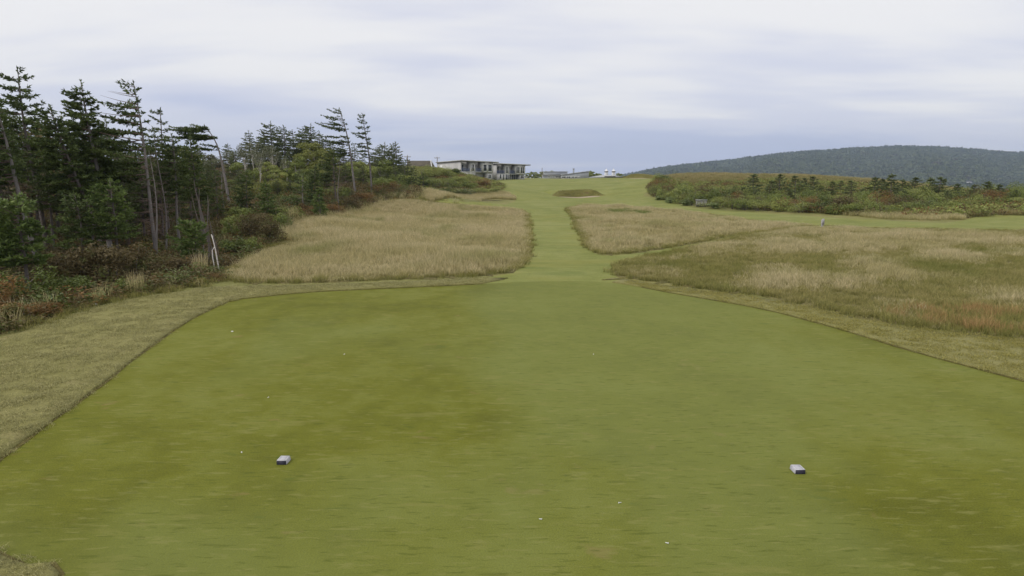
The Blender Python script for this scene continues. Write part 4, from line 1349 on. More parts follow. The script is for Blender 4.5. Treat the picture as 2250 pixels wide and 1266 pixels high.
# mound below the lodges
for i, (px, Y, w, ht, mt, lab) in enumerate([
        (925, 118, 6.0, 2.6, 'leaf_heath', 'tall green shrub on top of the left mound below the brown roof'), (950, 120, 5.5, 2.2, 'leaf_heath', 'green shrub on the mound crest under the blank lodge wall'),
        (978, 122, 5.0, 1.9, 'leaf_heath', 'shrub on the mound crest in front of the near lodge corner'), (955, 112, 5.5, 2.2, 'leaf_green', 'bright green shrub on the left mound slope'),
        (985, 114, 5.0, 2.0, 'leaf_green', 'mid-slope green shrub on the left mound'), (1010, 118, 4.2, 1.6, 'leaf_heath', 'olive shrub on the middle of the left mound'),
        (985, 108, 4.0, 1.4, 'leaf_dark', 'dark shrub at the foot of the left mound above the pale grass'), (1020, 109, 4.6, 1.4, 'leaf_dark', 'long dark shrub along the foot of the left mound'),
        (1055, 111, 4.2, 1.3, 'leaf_heath', 'olive shrub at the right foot of the left mound'), (1085, 113, 3.0, 1.0, 'leaf_heath', 'last low shrub at the right end of the left mound'),
        (945, 104, 3.6, 1.5, 'leaf_dark', 'rounded dark shrub at the left end of the pale grass strip'), (1030, 116, 3.6, 1.2, 'leaf_green', 'small green shrub high on the right of the left mound'),
        (1062, 120, 4.0, 1.3, 'leaf_rust', 'orange-tinted shrub on the mound in front of the near lodge'), (1003, 126, 2.6, 1.5, 'leaf_dark', 'dark ragged shrub below the near lodge balcony'),
        (900, 112, 6.0, 2.8, 'leaf_heath', 'tall green shrub where the wood meets the left mound'), (905, 100, 4.0, 2.0, 'leaf_heath', 'olive shrub in front of the wood end')]):
    shrub(px, Y, w, ht, mt, lab, i % 10, 3000, 0.15, 'shrubs on the left mound')
# scrub bank on the right
RS = []
rr_ = np.random.default_rng(9)
base_line = [(1440, 428), (1480, 441), (1520, 452), (1600, 461), (1700, 467), (1790, 470), (1850, 473), (1930, 474), (2010, 470), (2080, 466), (2140, 462), (2200, 458), (2245, 456)]
bx = np.array([G(*p) for p in base_line])
bd = np.r_[0, np.cumsum(np.linalg.norm(np.diff(bx, axis=0), axis=1))]
MATR = ['leaf_green', 'leaf_heath', 'leaf_heath', 'leaf_green', 'leaf_dark', 'leaf_heath']
for row, (off, ht, n_) in enumerate([(1.0, 1.5, 34), (4.0, 2.1, 32), (8.5, 2.3, 30), (14, 2.4, 26), (21, 2.2, 18)]):
    for j in range(n_):
        d = (j + 0.5 + rr_.uniform(-0.25, 0.25)) / n_ * bd[-1]
        p = np.array([np.interp(d, bd, bx[:, 0]), np.interp(d, bd, bx[:, 1])])
        dirn = p / np.linalg.norm(p)
        q = p + dirn * off * rr_.uniform(0.8, 1.2)
        mt = MATR[rr_.integers(0, 6)]
        if row in (1, 2) and rr_.uniform() < 0.42:
            mt = ['leaf_rust', 'leaf_brown'][rr_.integers(0, 2)]
        RS.append((q, rr_.uniform(2.6, 4.2), ht * rr_.uniform(0.7, 1.15), mt, row))
RLAB = {'leaf_green': 'green', 'leaf_heath': 'olive', 'leaf_dark': 'dark green', 'leaf_rust': 'rust coloured', 'leaf_brown': 'browning'}
ROWL = ['shrub in the front row of the scrub bank on the right', 'shrub in the second row of the right-hand scrub bank', 'shrub in the middle of the right-hand scrub bank', 'shrub high on the right-hand scrub bank', 'shrub near the crest of the right-hand scrub bank']
RCOL = [CXP + FPX * q[0] / q[1] / math.cos(PITCH) for q, *_ in RS]
RSEG = [(0, 1470, 'at the left tip'), (1470, 1535, 'left of the wooden box'), (1535, 1585, 'just right of the wooden box'), (1585, 1640, 'left of the first young spruce'), (1640, 1770, 'below the layered young spruce'), (1770, 1900, 'left of the tall central spruce'), (1900, 2030, 'below the tall central spruce'), (2030, 2120, 'below the twin young spruces'), (2120, 9999, 'at the right end')]
RL = []
for row_ in range(5):
    ks = [i for i in range(len(RS)) if RS[i][4] == row_]
    RL += list(zip(ks, ordinal_labels([RCOL[i] for i in ks], RSEG, ['front row', 'second row', 'middle row', 'high row', 'crest row'][row_] + ' scrub bank shrub, {o} {s}')))
RL = dict(RL)
for i, (q, w, ht, mt, row) in enumerate(RS):
    shrub(0, 0, w, ht, mt, RLAB[mt] + ' ' + RL[i], i % 10, 1500, 0.13, 'scrub bank shrubs on the right', rz=rr_.uniform(0, 6.28), xy=(q[0], q[1]))
for i, (px, py, lab) in enumerate([(1455, 440, 'pale big-leaved plants at the left tip of the right scrub bank'), (1478, 446, 'pale-leaved clump left of the grey wooden box'), (1508, 452, 'pale-leaved plant close to the left of the grey wooden box'), (1572, 459, 'pale-leaved plant right of the grey wooden box')]):
    x_, y_ = G(px, py)
    shrub(0, 0, 2.0, 0.8, 'leaf_pale', lab, i, 900, 0.2, 'pale-leaved plants by the box', xy=(x_, y_ + 0.6))
# young spruces on the scrub bank
YS = [(1655, 92, 384, 'first young spruce from the left on the right scrub bank'), (1690, 88, 398, 'small young spruce between the first and the layered one'), (1712, 96, 384, 'layered young spruce with dark flat tiers on the bank crest'),
      (1745, 94, 387, 'bushy young spruce right of the layered one'), (1786, 92, 388, 'broad young spruce in the middle left of the bank'), (1826, 88, 400, 'low young spruce left of the middle of the bank'), (1632, 84, 412, 'knee-high young spruce left of the first one on the bank'), (1735, 80, 420, 'small young spruce low on the bank under the bushy one'), (1765, 98, 392, 'young spruce top between the bushy and the broad one'), (1845, 96, 398, 'young spruce top on the crest left of the central group'), (1935, 92, 394, 'young spruce behind the gap beside the tall central one'), (1980, 88, 396, 'rounded young spruce hugging the tall central one'), (2026, 78, 412, 'young spruce below the gap before the twins'), (2080, 74, 420, 'low young spruce in front of the twins'),
      (1868, 86, 397, 'young spruce left of the tall central one'), (1918, 84, 391, 'young spruce close beside the tall central one'), (1955, 84, 385, 'tallest young spruce in the centre of the bank'),
      (2008, 82, 391, 'flat-topped young spruce right of the tallest one'), (2044, 82, 393, 'twin of two rounded young spruces, the left'), (2060, 80, 390, 'twin of two rounded young spruces, the right'),
      (2100, 80, 405, 'low brownish young spruce right of the twins'), (2138, 78, 407, 'low young spruce second right of the twins'), (2166, 76, 400, 'slim young spruce in front of the white far houses'),
      (2192, 74, 407, 'slim young spruce at the right end of the bank'), (2225, 74, 418, 'last young spruce before the right picture edge'), (1895, 80, 415, 'half-size young spruce below the tall central one'), (1985, 76, 420, 'half-size young spruce in front of the flat-topped one'), (2120, 73, 428, 'dark low spruce at the right front of the bank')]
for i, (px, Y, top, lab) in enumerate(YS):
    kw = dict(seed=500 + i % 5, H=3.0, base=0.05, n=40, L=1.2 + 0.1 * (i % 3), flag=0.12, dead=0, dens=0.62, r0=0.045, nl=0.22, nw=0.07, shape=1.05, top=0.06)
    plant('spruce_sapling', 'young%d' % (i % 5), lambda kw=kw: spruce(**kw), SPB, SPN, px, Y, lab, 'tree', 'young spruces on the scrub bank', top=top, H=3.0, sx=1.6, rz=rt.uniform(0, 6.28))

# undergrowth of the wood: ferns, brambles, seedlings
def sprig(seed, mt, n=90, ht=0.55, rad=0.4, ls=0.075):
    rg_ = np.random.default_rng(seed)
    a = rg_.uniform(0, 6.28, n)
    r_ = rad * np.sqrt(rg_.uniform(0, 1, n))
    P = np.c_[r_ * np.cos(a), r_ * np.sin(a), ht * rg_.uniform(0.1, 1, n) * (1 - 0.4 * (r_ / rad) ** 2)]
    N = unit(np.array([0, 0, 0.8]) + 0.6 * rg_.normal(size=(n, 3)))
    g_ = Geo().add(*leaves(rg_, P, N, ls))
    for i in range(5):
        g_.tube([(0, 0, 0), P[i] * [0.6, 0.6, 0.6], P[i]], [0.006, 0.005, 0.003], 3)
    return g_.mesh('tuft', M[mt])


ug = [sprig(600 + i, mt) for i, mt in enumerate(['leaf_brown', 'leaf_brown', 'leaf_dark', 'leaf_rust', 'leaf_dark', 'leaf_brown', 'leaf_brown'])]
x, y = fill(rg, POLY['wood'], 5.0, falloff=48)
k = y < 125
x, y = x[k], y[k]
spread('undergrowth', rg, x, y, ug, 0.8, 1.7, 'tangled brown and green undergrowth on the floor of the wood', 0.0, 0.55 + 0.45 * sstep(26, 45, y))
# bramble and grass hem along the edge of the wood
WE = np.array([G(*p) for p in [(5, 733), (100, 707), (200, 675), (300, 652), (400, 635), (480, 618)]])
hem = []
for a, b in zip(WE[:-1], WE[1:]):
    m_ = int(np.linalg.norm(b - a) * 16)
    t_ = rg.uniform(0, 1, m_)[:, None]
    hem.append(a + (b - a) * t_ + rg.normal(0, 0.35, (m_, 2)) + np.array([-0.25, 0.2]))
hem = np.concatenate(hem)
spread('edge_grass', rg, hem[:, 0], hem[:, 1], low_t + low_t + tall[:1], 0.5, 1.0, 'ragged grass hem along the front of the wood')
spread('edge_undergrowth', rg, hem[::3, 0] - 0.3, hem[::3, 1] + 0.4, [ug[0], ug[3], ug[4]], 0.4, 0.8, 'mixed low weeds along the front of the wood')
# heath cover on the mounds
hs = [sprig(620 + i, mt, 70, 0.5, 0.6, 0.13) for i, mt in enumerate(['leaf_heath', 'leaf_heath', 'leaf_green', 'leaf_brown', 'leaf_rust'])]
x, y = fill(rg, HM, 1.3)
k = np.hypot(x, y) < 122
spread('heath_cover', rg, x[k], y[k], hs, 0.9, 1.8, 'low mixed heath plants between the shrubs of the right bank')
x, y = fill(rg, LM, 1.6)
spread('heath_cover', rg, x, y, hs, 0.9, 1.6, 'low mixed heath plants between the shrubs of the left mound')
x, y = fill(rg, np.array([G(1330, 466), G(1380, 464), G(1430, 468), G(1425, 474), G(1370, 473)]), 4)
spread('weed_patch', rg, x, y, hs[2:3], 0.5, 0.9, 'bright green weed patch in the wedge of rough grass')

# straw tufts that stand out
stw = tufts(180, 3, M['tan'], n=120, rad=0.3, hgt=0.95, wid=0.011, lean=0.3, curl=0.2, head=0.2)
for i, (px, py, s_, lab) in enumerate([(300, 648, 0.85, 'tall straw tuft on the edge of the cut strip below the browning bush'), (440, 600, 0.9, 'straw tuft below the small round-topped spruce'), (580, 528, 1.1, 'straw tuft in front of the big rounded bush'), (508, 520, 1.0, 'straw tuft at the left foot of the big rounded bush'), (645, 487, 1.3, 'tall straw tuft right of the big rounded bush'), (215, 668, 0.5, 'short straw tuft beside the white scrap')]):
    x_, y_ = G(px, py)
    o = obj('grass_tuft', stw[i % 3], None, (x_, y_, hz(x_, y_)))
    o.scale = (s_, s_, s_)
    o.rotation_euler = (0, 0, i * 1.3)
    tag(o, lab, 'grass tuft', 'straw tufts along the wood edge')

# ------------------------------------------------------------------ forest on the far hill
M['far_leaf'] = leafmat('far_forest_leaves', (0.05, 0.08, 0.032), (0.18, 0.20, 0.075), 0.03, 0.2, 0.8, (0.085, 0.07, 0.04), 0.6)
ft = []
for i in range(5):
    rg_ = np.random.default_rng(700 + i)
    n_ = 70
    d = unit(rg_.normal(size=(n_, 3)))
    d[:, 2] = np.abs(d[:, 2]) * (1.5 if i > 2 else 1.0) - 0.15
    P = d * np.array([0.5, 0.5, 0.55]) * rg_.uniform(0.7, 1.05, (n_, 1)) + [0, 0, 0.4]
    if i > 2:
        P[:, :2] *= np.clip(1.25 - P[:, 2:3], 0.15, 1)
    ft.append(Geo().add(*leaves(rg_, P, unit(d + 0.4 * rg_.normal(size=(n_, 3))), 0.42, 0.8)).mesh('tuft', M['far_leaf']))
n_ = 36000
px_ = rg.uniform(1260, 3000, n_)
Y_ = 1230 + 1400 * rg.uniform(0, 1, n_) ** 0.9
xx = (px_ - CXP) / FPX * Y_ * math.cos(PITCH)
clr = vnoise(xx, Y_, 330, 8) + 0.6 * sstep(1500, 1700, Y_)
k = clr > -0.45
HOUSES = []
for hp_, hr_, hw_, hl_ in ((2130, 402, 11, 'far white farmhouse at the foot of the hill'), (2193, 397, 5, 'tiny white house on the far slope right of the farmhouse')):
    yy_ = np.linspace(1260, 2300, 800)
    zz_ = hillz(np.full(800, float(hp_)), yy_)
    i_ = int(np.argmax(zz_ >= CZ + yy_ * slope(hr_)))
    HOUSES.append((xat(hp_, yy_[i_], zz_[i_]), yy_[i_], zz_[i_], hw_, hl_))
for hx_, hy_, hz_, hw_, hl_ in HOUSES:       # clearings in front of the houses
    k &= ~((np.abs(xx - hx_ * Y_ / hy_) < hw_ * 1.3) & (Y_ < hy_ + 8) & (Y_ > hy_ - 120))
P = np.c_[xx, Y_, hillz(px_, Y_)][k]
s_ = rg.uniform(8, 13, len(P))
scatter('hill_forest', P, np.c_[np.zeros((len(P), 2)), rg.uniform(0, 6.28, len(P))], np.c_[s_, s_, s_ * rg.uniform(0.7, 1.0, len(P))], rg.integers(0, 5, len(P)), ft, 'mixed forest covering the far hill')

# ------------------------------------------------------------------ buildings
def siding(name, col, pitch=6.0, var=0.1, axis=0):
    m, n, l, b = mat_new(name, 0.8, 0.2)
    t = n.new('ShaderNodeTexCoord').outputs['Object']
    sp = n.new('ShaderNodeSeparateXYZ')
    l.new(t, sp.inputs[0])
    cm = n.new('ShaderNodeMath')
    cm.operation = 'ADD'
    l.new(sp.outputs[0], cm.inputs[0])
    l.new(sp.outputs[1], cm.inputs[1])
    fr = n.new('ShaderNodeMath')
    fr.operation = 'FRACT'
    l.new(vmath(n, l, 'MULTIPLY', cm.outputs[0] if axis == 0 else sp.outputs[2], pitch), fr.inputs[0])
    g_ = cramp(n, l, fr.outputs[0], [(0.0, (0.72,) * 3), (0.08, (1,) * 3), (1.0, (1,) * 3)])
    f = noise(n, l, t, 0.9, 5, 0.6, 0, (1, 1, 0.3))
    c = cramp(n, l, f, [(0.3, tuple(x * (1 - var) for x in col)), (0.7, tuple(x * (1 + var) for x in col))])
    l.new(mixc(n, l, 1.0, c, g_, 'MULTIPLY'), b.inputs['Base Color'])
    return m


M['siding'] = siding('weathered_grey_siding', (0.47, 0.46, 0.445), 2.5)
M['siding2'] = siding('clubhouse_grey_siding', (0.36, 0.375, 0.39), 1.5)
M['white'] = flat('white_paint', (0.68, 0.68, 0.67), 0.5, 0.05, 2.0)
M['fascia'] = flat('roof_edge_grey', (0.50, 0.50, 0.49), 0.6, 0.08, 2.0)
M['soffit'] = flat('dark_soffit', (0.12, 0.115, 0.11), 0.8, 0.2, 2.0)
M['rail'] = flat('blue_rail', (0.09, 0.12, 0.22), 0.4, 0.1, 2.0)
M['glass'] = flat('dark_window_glass', (0.022, 0.027, 0.032), 0.08, 0.2, 2.0, 0.6)
M['shingle'] = siding('brown_shingles', (0.09, 0.076, 0.052), 4.0, 0.3, 2)
M['slate'] = flat('pale_flat_roofing', (0.45, 0.46, 0.47), 0.8, 0.1, 0.6)
M['grey_wood'] = flat('weathered_box_wood', (0.40, 0.385, 0.39), 0.9, 0.25, 5.0, 0.1, 0, (1, 1, 0.2), 0.4)
M['navy'] = flat('dark_navy_paint', (0.022, 0.021, 0.035), 0.55, 0.25, 20.0)
M['block_white'] = flat('weathered_white_paint', (0.40, 0.395, 0.42), 0.6, 0.12, 30.0, 0.25, 0, None, 0.2)
M['pole'] = flat('pole_wood', (0.20, 0.18, 0.165), 0.9, 0.2, 3.0)


def win(parent, x0, x1, z0, z1, y, panes=1, fr=0.1, out=-1.0, name='window'):
    """window in a wall facing -y at y: white frame bars standing proud, panes set back"""
    g = Geo()
    a, b = (y - 0.07, y + 0.05)
    g.box(x0, x0 + fr, a, b, z0, z1).box(x1 - fr, x1, a, b, z0, z1)
    g.box(x0 + fr, x1 - fr, a, b, z0, z0 + fr).box(x0 + fr, x1 - fr, a, b, z1 - fr, z1)
    w = (x1 - x0 - 2 * fr - (panes - 1) * fr * 0.8) / panes
    xs = []
    for i in range(panes):
        p0 = x0 + fr + i * (w + fr * 0.8)
        xs.append((p0, p0 + w))
        if i:
            g.box(p0 - fr * 0.8, p0, a + 0.01, b, z0 + fr, z1 - fr)
    o = obj(name, g.mesh(name, M['white']), parent)
    for p0, p1 in xs:
        obj('pane', Geo().box(p0, p1, y - 0.02, y + 0.04, z0 + fr, z1 - fr).mesh('pane', M['glass']), o)
    return o


def lodge(px, Y, rz, Lf, Lw, roofs, label, zb, low_windows, k, upw):
    """two-storey lodge: front runs along local +x facing -y, blank side wall along local +y at x=0"""
    r = empty('lodge', (xat(px, Y, zb), Y, zb), rz, label, 'building', 'grey lodges on the rise')
    zr = [zz - zb for zz in roofs]           # roof heights over front-left, front-right, back-left corners
    H = min(zr) - 0.05
    a1, a2, a3 = Lf * 0.28, Lf * 0.455, Lf * 0.64
    F2 = H - 2.75
    part = lambda nm, g, mt, p=r: obj(nm, g.mesh(nm, M[mt]), p)

    def top(x, y):
        return zr[0] + (zr[1] - zr[0]) * x / Lf + (zr[2] - zr[0]) * y / Lw

    def wallprism(x0, x1, y0, y1, z0, ztop=True):
        g = Geo()
        V = [(x, y, z0) for y in (y0, y1) for x in (x0, x1)] + [(x, y, top(x, y) - 0.02) for y in (y0, y1) for x in (x0, x1)]
        q = [(0, 1, 5, 4), (2, 6, 7, 3), (0, 4, 6, 2), (1, 3, 7, 5), (4, 5, 7, 6), (0, 2, 3, 1)]
        return g.add(V, [t for a, b, c, d in q for t in ((a, b, c), (a, c, d))])
    part('wall', wallprism(0, Lf, 1.7, Lw, -1.2), 'siding')
    part('side_wall', wallprism(0, 0.16, 0.0, 1.7, -1.2), 'siding')
    part('bay', wallprism(a1, a2, 0.0, 1.7, -1.2), 'siding')
    part('bay', wallprism(a3, Lf, -0.25, 1.7, F2 - 0.2), 'siding')
    part('lower_wall', Geo().box(0.16, a1, 0.04, 1.7, -1.2, F2 - 0.1), 'siding')
    part('lower_wall', Geo().box(Lf * 0.82, Lf - 0.02, 0.05, 1.7, -1.2, F2 - 0.21), 'siding')
    part('balcony_floor', Geo().box(0.16, a1, -0.05, 1.7, F2 - 0.1, F2 + 0.05), 'white')
    part('balcony_floor', Geo().box(a2, a3, -0.05, 1.7, F2 - 0.1, F2 + 0.05), 'white')
    for x0, x1 in ((0.18, a1 - 0.03), (a2 + 0.03, a3 - 0.03)):
        g = Geo().box(x0, x1, 0.0, 0.05, F2 + 0.95, F2 + 1.02)
        for xx_ in np.arange(x0, x1, 0.22):
            g.box(xx_, xx_ + 0.09, 0.01, 0.04, F2 + 0.05, F2 + 0.95)
        part('railing', g, 'rail')
    win(r, 0.75, 2.2, F2 + 0.1, F2 + 2.25, 1.69, 2, 0.1, name='balcony_door')
    win(r, a2 + 0.3, a2 + 1.5, F2 + 0.1, F2 + 2.25, 1.69, 1, 0.1, name='balcony_door')
    win(r, a1 + 0.35, a2 - 0.35, F2 + 0.02, F2 + 2.35, -0.01, 2, 0.2)
    for x0, x1, pn in upw:
        win(r, x0, x1, F2 + 0.05, F2 + 2.3, -0.26, pn, 0.2)
    for x0, x1, z0, z1, yy, pn in low_windows:
        win(r, x0, x1, z0, z1, yy, pn, 0.17)
    # roof: tilted slab with overhang, dark underside
    ov = [(-0.35, -0.75), (Lf + 1.9, -0.75), (Lf + 1.9, Lw + 0.3), (-0.35, Lw + 0.3)]
    V = [(x, y, top(x, y)) for x, y in ov] + [(x, y, top(x, y) + 0.22) for x, y in ov]
    T = [(0, 2, 1), (0, 3, 2), (4, 5, 6), (4, 6, 7)] + [t for i in range(4) for t in ((i, (i + 1) % 4, (i + 1) % 4 + 4), (i, (i + 1) % 4 + 4, i + 4))]
    rf = part('roof', Geo().add(V, T), 'fascia')
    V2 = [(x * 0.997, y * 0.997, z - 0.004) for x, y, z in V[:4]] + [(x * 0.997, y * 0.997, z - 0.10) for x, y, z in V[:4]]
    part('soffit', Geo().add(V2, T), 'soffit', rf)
    return r


za = 2.55
L1 = lodge(1013, 200, R(40), 11.6, 12.2, (zat(353.5, 200), zat(357.0, 208), zat(357.5, 209)), 'nearer grey two-storey lodge with blank side wall and blue balcony rails', za,
           [(9.9, 11.3, 0.3, 1.7, 0.04, 2)], 0, [(7.8, 9.35, 1), (9.6, 11.3, 1)])
obj('side_door', Geo().box(-0.05, 0.0, 9.3, 10.6, 1.9, 4.4).mesh('side_door', M['white']), L1)
L2 = lodge(1091, 214, R(38), 11.2, 11.0, (zat(360.0, 214), zat(363.0, 221), zat(362.5, 222)), 'farther grey two-storey lodge with lower floor windows over the fairway crest', za + 0.1,
           [(1.1, 2.0, 0.1, 1.75, 0.03, 1), (2.3, 3.1, -0.3, 1.75, 0.03, 1), (3.4, 4.9, -0.3, 1.75, -0.01, 2), (5.6, 6.9, -0.3, 1.75, 1.69, 1), (7.2, 8.8, -0.3, 1.75, 1.69, 2), (9.5, 10.9, 0.2, 1.6, 0.04, 2)], 1, [(7.4, 9.05, 2), (9.2, 10.9, 2)])

# clubhouse: low block with set-back upper box and a long wall whose top climbs to the right
Yc = 300.0
zc0 = hz(xat(1240, Yc, 3), Yc)
ZC = lambda py: zat(py, Yc)
XC = lambda px: xat(px, Yc, 4.0)
cb = empty('clubhouse', (0, Yc, 0), 0, 'long low grey clubhouse with a sloping roof line and strip windows', 'building')
x0, x1, x2 = XC(1193), XC(1233), XC(1293)
obj('wall', Geo().box(x0, x1, 0.0, 9, zc0 - 1, ZC(385.2)).mesh('wall', M['siding2']), cb)
obj('upper_wall', Geo().box(XC(1196), x1 + 3, 3.0, 12, ZC(385.0), ZC(377.3)).mesh('upper_wall', M['siding2']), cb)
obj('eave', Geo().box(x0 - 0.3, x1 - 0.02, -0.5, 3.0, ZC(385.2), ZC(384.4)).mesh('eave', M['fascia']), cb)
obj('sloping_wall', Geo().prism([(x1, zc0 - 1), (x2, zc0 - 1), (x2, ZC(376.6)), (x1, ZC(384.6))], -1.2, 11).mesh('sloping_wall', M['siding2']), cb)
obj('roof_edge', Geo().prism([(x1 - 0.1, ZC(384.6)), (x2 + 0.2, ZC(376.6)), (x2 + 0.2, ZC(375.8)), (x1 - 0.1, ZC(383.8))], -1.5, 11.2).mesh('roof_edge', M['slate']), cb)
obj('upper_roof', Geo().prism([(XC(1195), ZC(377.3)), (x1 + 3.1, ZC(377.3)), (x1 + 3.1, ZC(376.6)), (XC(1195), ZC(376.6))], 2.7, 12.2).mesh('upper_roof', M['slate']), cb)
for a, b, pn in ((1203.5, 1209.5, 2), (1210.5, 1214, 1), (1215, 1219, 1), (1220, 1231.5, 3)):
    win(cb, XC(a), XC(b), ZC(391.6), ZC(386.3), -0.01, pn, 0.22)
for a, b in ((1234, 1243), (1244.3, 1253), (1255, 1261), (1262.5, 1269), (1270, 1274)):
    win(cb, XC(a), XC(b), ZC(392.2), ZC(387.5) , -1.21, 2, 0.13)
ch = obj('chimney', Geo().box(XC(1260.5), XC(1263.8), 4, 4.7, ZC(381), ZC(371.5)).mesh('chimney', M['siding2']), cb)
obj('chimney_cap', Geo().box(XC(1260), XC(1264.3), 3.9, 4.8, ZC(371.5), ZC(370.3)).mesh('chimney_cap', M['soffit']), ch)

# pavilion with two white cupolas on a wide shallow roof
Yp = 330.0
ZP = lambda py: zat(py, Yp)
XP = lambda px: xat(px, Yp, 4.0)
pv = empty('pavilion', (0, Yp, 0), 0, 'low pale pavilion with two white cupolas on its shallow roof', 'building')
zp0 = hz(XP(1340), Yp)
obj('wall', Geo().box(XP(1300), XP(1368), 0.5, 10, zp0 - 1, ZP(388.9)).mesh('wall', M['siding2']), pv)
obj('roof', Geo().prism([(XP(1292), ZP(390.6)), (XP(1370), ZP(388.6)), (XP(1350), ZP(385.3)), (XP(1328), ZP(384.9))], -0.5, 11).mesh('roof', M['slate']), pv)
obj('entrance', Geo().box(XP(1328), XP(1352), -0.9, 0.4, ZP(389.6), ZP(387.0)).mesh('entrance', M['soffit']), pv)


def cupola(px):
    xc = XP(px)
    u = XP(px + 1) - xc
    g = Geo()

    def ring(z0, z1, r0_, r1_, k=12):
        g.tube([(xc, 3, z0), (xc, 3, z1)], [r0_ * u, r1_ * u], k)
    ring(ZP(386), ZP(378.0), 4.3, 3.6)
    ring(ZP(376.2), ZP(374.6), 3.6, 3.1)
    ring(ZP(374.6), ZP(373.0), 3.1, 1.7)
    ring(ZP(373.0), ZP(372.0), 1.7, 0.7)
    ring(ZP(372.0), ZP(369.2), 0.35, 0.25)
    o = obj('cupola', g.mesh('cupola', M['white']), pv)
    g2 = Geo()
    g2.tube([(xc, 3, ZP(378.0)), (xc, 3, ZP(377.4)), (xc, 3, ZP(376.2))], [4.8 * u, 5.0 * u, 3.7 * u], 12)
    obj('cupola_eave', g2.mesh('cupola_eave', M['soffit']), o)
    for s in (-1.5, 1.5):
        obj('louvre', Geo().box(xc + (s - 0.5) * u, xc + (s + 0.5) * u, 3 - 4.35 * u, 3 - 3.0 * u, ZP(384.5), ZP(379.5)).mesh('louvre', M['fascia']), o)


cupola(1334)
cupola(1350)
an = empty('long_shed', (0, 322, 0), 0, 'pale flat-roofed shed half hidden behind the crest right of the pavilion', 'building')
XA = lambda px: xat(px, 322, 4.0)
obj('wall', Geo().box(XA(1374), XA(1412), 0, 6, hz(XA(1390), 322) - 1, zat(389.0, 322)).mesh('wall', M['siding2']), an)
obj('roof', Geo().prism([(XA(1370), zat(390.2, 322)), (XA(1414), zat(389.2, 322)), (XA(1412), zat(387.6, 322)), (XA(1384), zat(387.4, 322))], -0.5, 6.5).mesh('roof', M['slate']), an)

# brown-roofed house behind the mound
Yh = 185.0
XH = lambda px: xat(px, Yh, 7.0)
zh = hz(XH(925), Yh)
hs_ = empty('brown_roofed_house', (0, Yh, 0), 0, 'house with brown shingle gable roof showing above the scrub mound', 'building')
obj('wall', Geo().prism([(XH(898), zh - 1), (XH(943), zh - 1), (XH(943), zat(364, Yh)), (XH(898), zat(364, Yh))], 0.4, 6.6).mesh('wall', M['shingle']), hs_)
rf = obj('roof', Geo().add([(XH(893), 0, zat(366, Yh)), (XH(948), 0, zat(366, Yh)), (XH(943), 3.5, zat(352.6, Yh)), (XH(893), 3.5, zat(352.6, Yh)), (XH(948), 7, zat(366, Yh)), (XH(893), 7, zat(366, Yh))],
                         [(0, 1, 2), (0, 2, 3), (3, 2, 4), (3, 4, 5), (1, 4, 2), (0, 3, 5)]).mesh('roof', M['shingle']), hs_)
obj('bargeboard', Geo().tube([(XH(948.3), -0.1, zat(366.3, Yh)), (XH(943.3), 3.5, zat(352.2, Yh))], [0.13, 0.13], 4).mesh('bargeboard', M['white']), rf)
obj('bargeboard', Geo().tube([(XH(948.6), 7.1, zat(366.3, Yh)), (XH(943.6), 3.6, zat(352.2, Yh))], [0.13, 0.13], 4).mesh('bargeboard', M['white']), rf)


def pole(px, Y, top, lab, arms=1):
    z = hz(xat(px, Y, 3), Y)
    p = empty('utility_pole', (xat(px, Y, 6), Y, z), 0, lab, 'utility pole', 'poles behind the buildings')
    H = zat(top, Y) - z
    obj('shaft', Geo().tube([(0, 0, -0.3), (0, 0, H)], [0.17, 0.12], 7).mesh('shaft', M['pole']), p)
    for i in range(arms):
        obj('crossarm', Geo().box(-0.95, 0.95, -0.16, -0.05, H - 0.5 - i * 0.8, H - 0.34 - i * 0.8).mesh('crossarm', M['pole']), p)
        for s in (-0.8, 0.0, 0.8):
            obj('insulator', Geo().tube([(s, -0.1, H - 0.34), (s, -0.1, H - 0.05 + (0.3 if s == 0 else 0))], [0.05, 0.04], 5).mesh('insulator', M['fascia']), p)


pole(961, 236, 344.5, 'utility pole with crossarm behind the nearer lodge')
pole(896, 200, 341.5, 'utility pole tip above the end of the wood')
pole(1191, 292, 369, 'slim pole standing left of the clubhouse', 0)
sh_ = empty('white_hut', (xat(1152, 280, 4), 280, hz(xat(1152, 280, 4), 280)), 0, 'small white hut right of the farther lodge', 'building')
obj('wall', Geo().box(-1.3, 1.3, 0, 2.5, -0.5, zat(389, 280) - sh_.location.z).mesh('wall', M['white']), sh_)
obj('roof', Geo().box(-1.6, 1.6, -0.3, 2.8, zat(389, 280) - sh_.location.z, zat(388, 280) - sh_.location.z).mesh('roof', M['slate']), sh_)

# trees behind the clubhouse
FT = [(1160, 380), (1168, 377), (1176, 379), (1184, 376), (1192, 378), (1200, 375), (1207, 374), (1213, 375), (1219, 377), (1290, 377), (1297, 375), (1304, 377), (1311, 380), (1318, 383), (1324, 384), (1342, 384), (1358, 380), (1364, 383), (1383, 385), (1389, 386), (1280, 376), (1272, 378), (1228, 379), (1152, 384)]
FT_L = ordinal_labels([t_[0] for t_ in FT], [(0, 1195, 'left of the clubhouse'), (1195, 1240, 'above the left of the clubhouse'), (1240, 1300, 'above the right of the clubhouse'), (1300, 1999, 'around the cupola pavilion')], '{o} distant broad-leaved tree {s}')
for i, (px, top) in enumerate(FT):
    k = i % 3
    plant('broadleaf_tree', 'ft%d' % k, lambda k=k: broadleaf(340 + k, 4.2, 3.6, 0.1, 1500, 0.34, 14, 0.0, 2, 0.08, 0.4), (M['bark'], M['leaf_heath']), ('trunk', 'crown'), px, 352 + (i * 7) % 30,
          FT_L[i], 'tree', 'trees behind the clubhouse', top=top, H=4.2, sx=1.5)

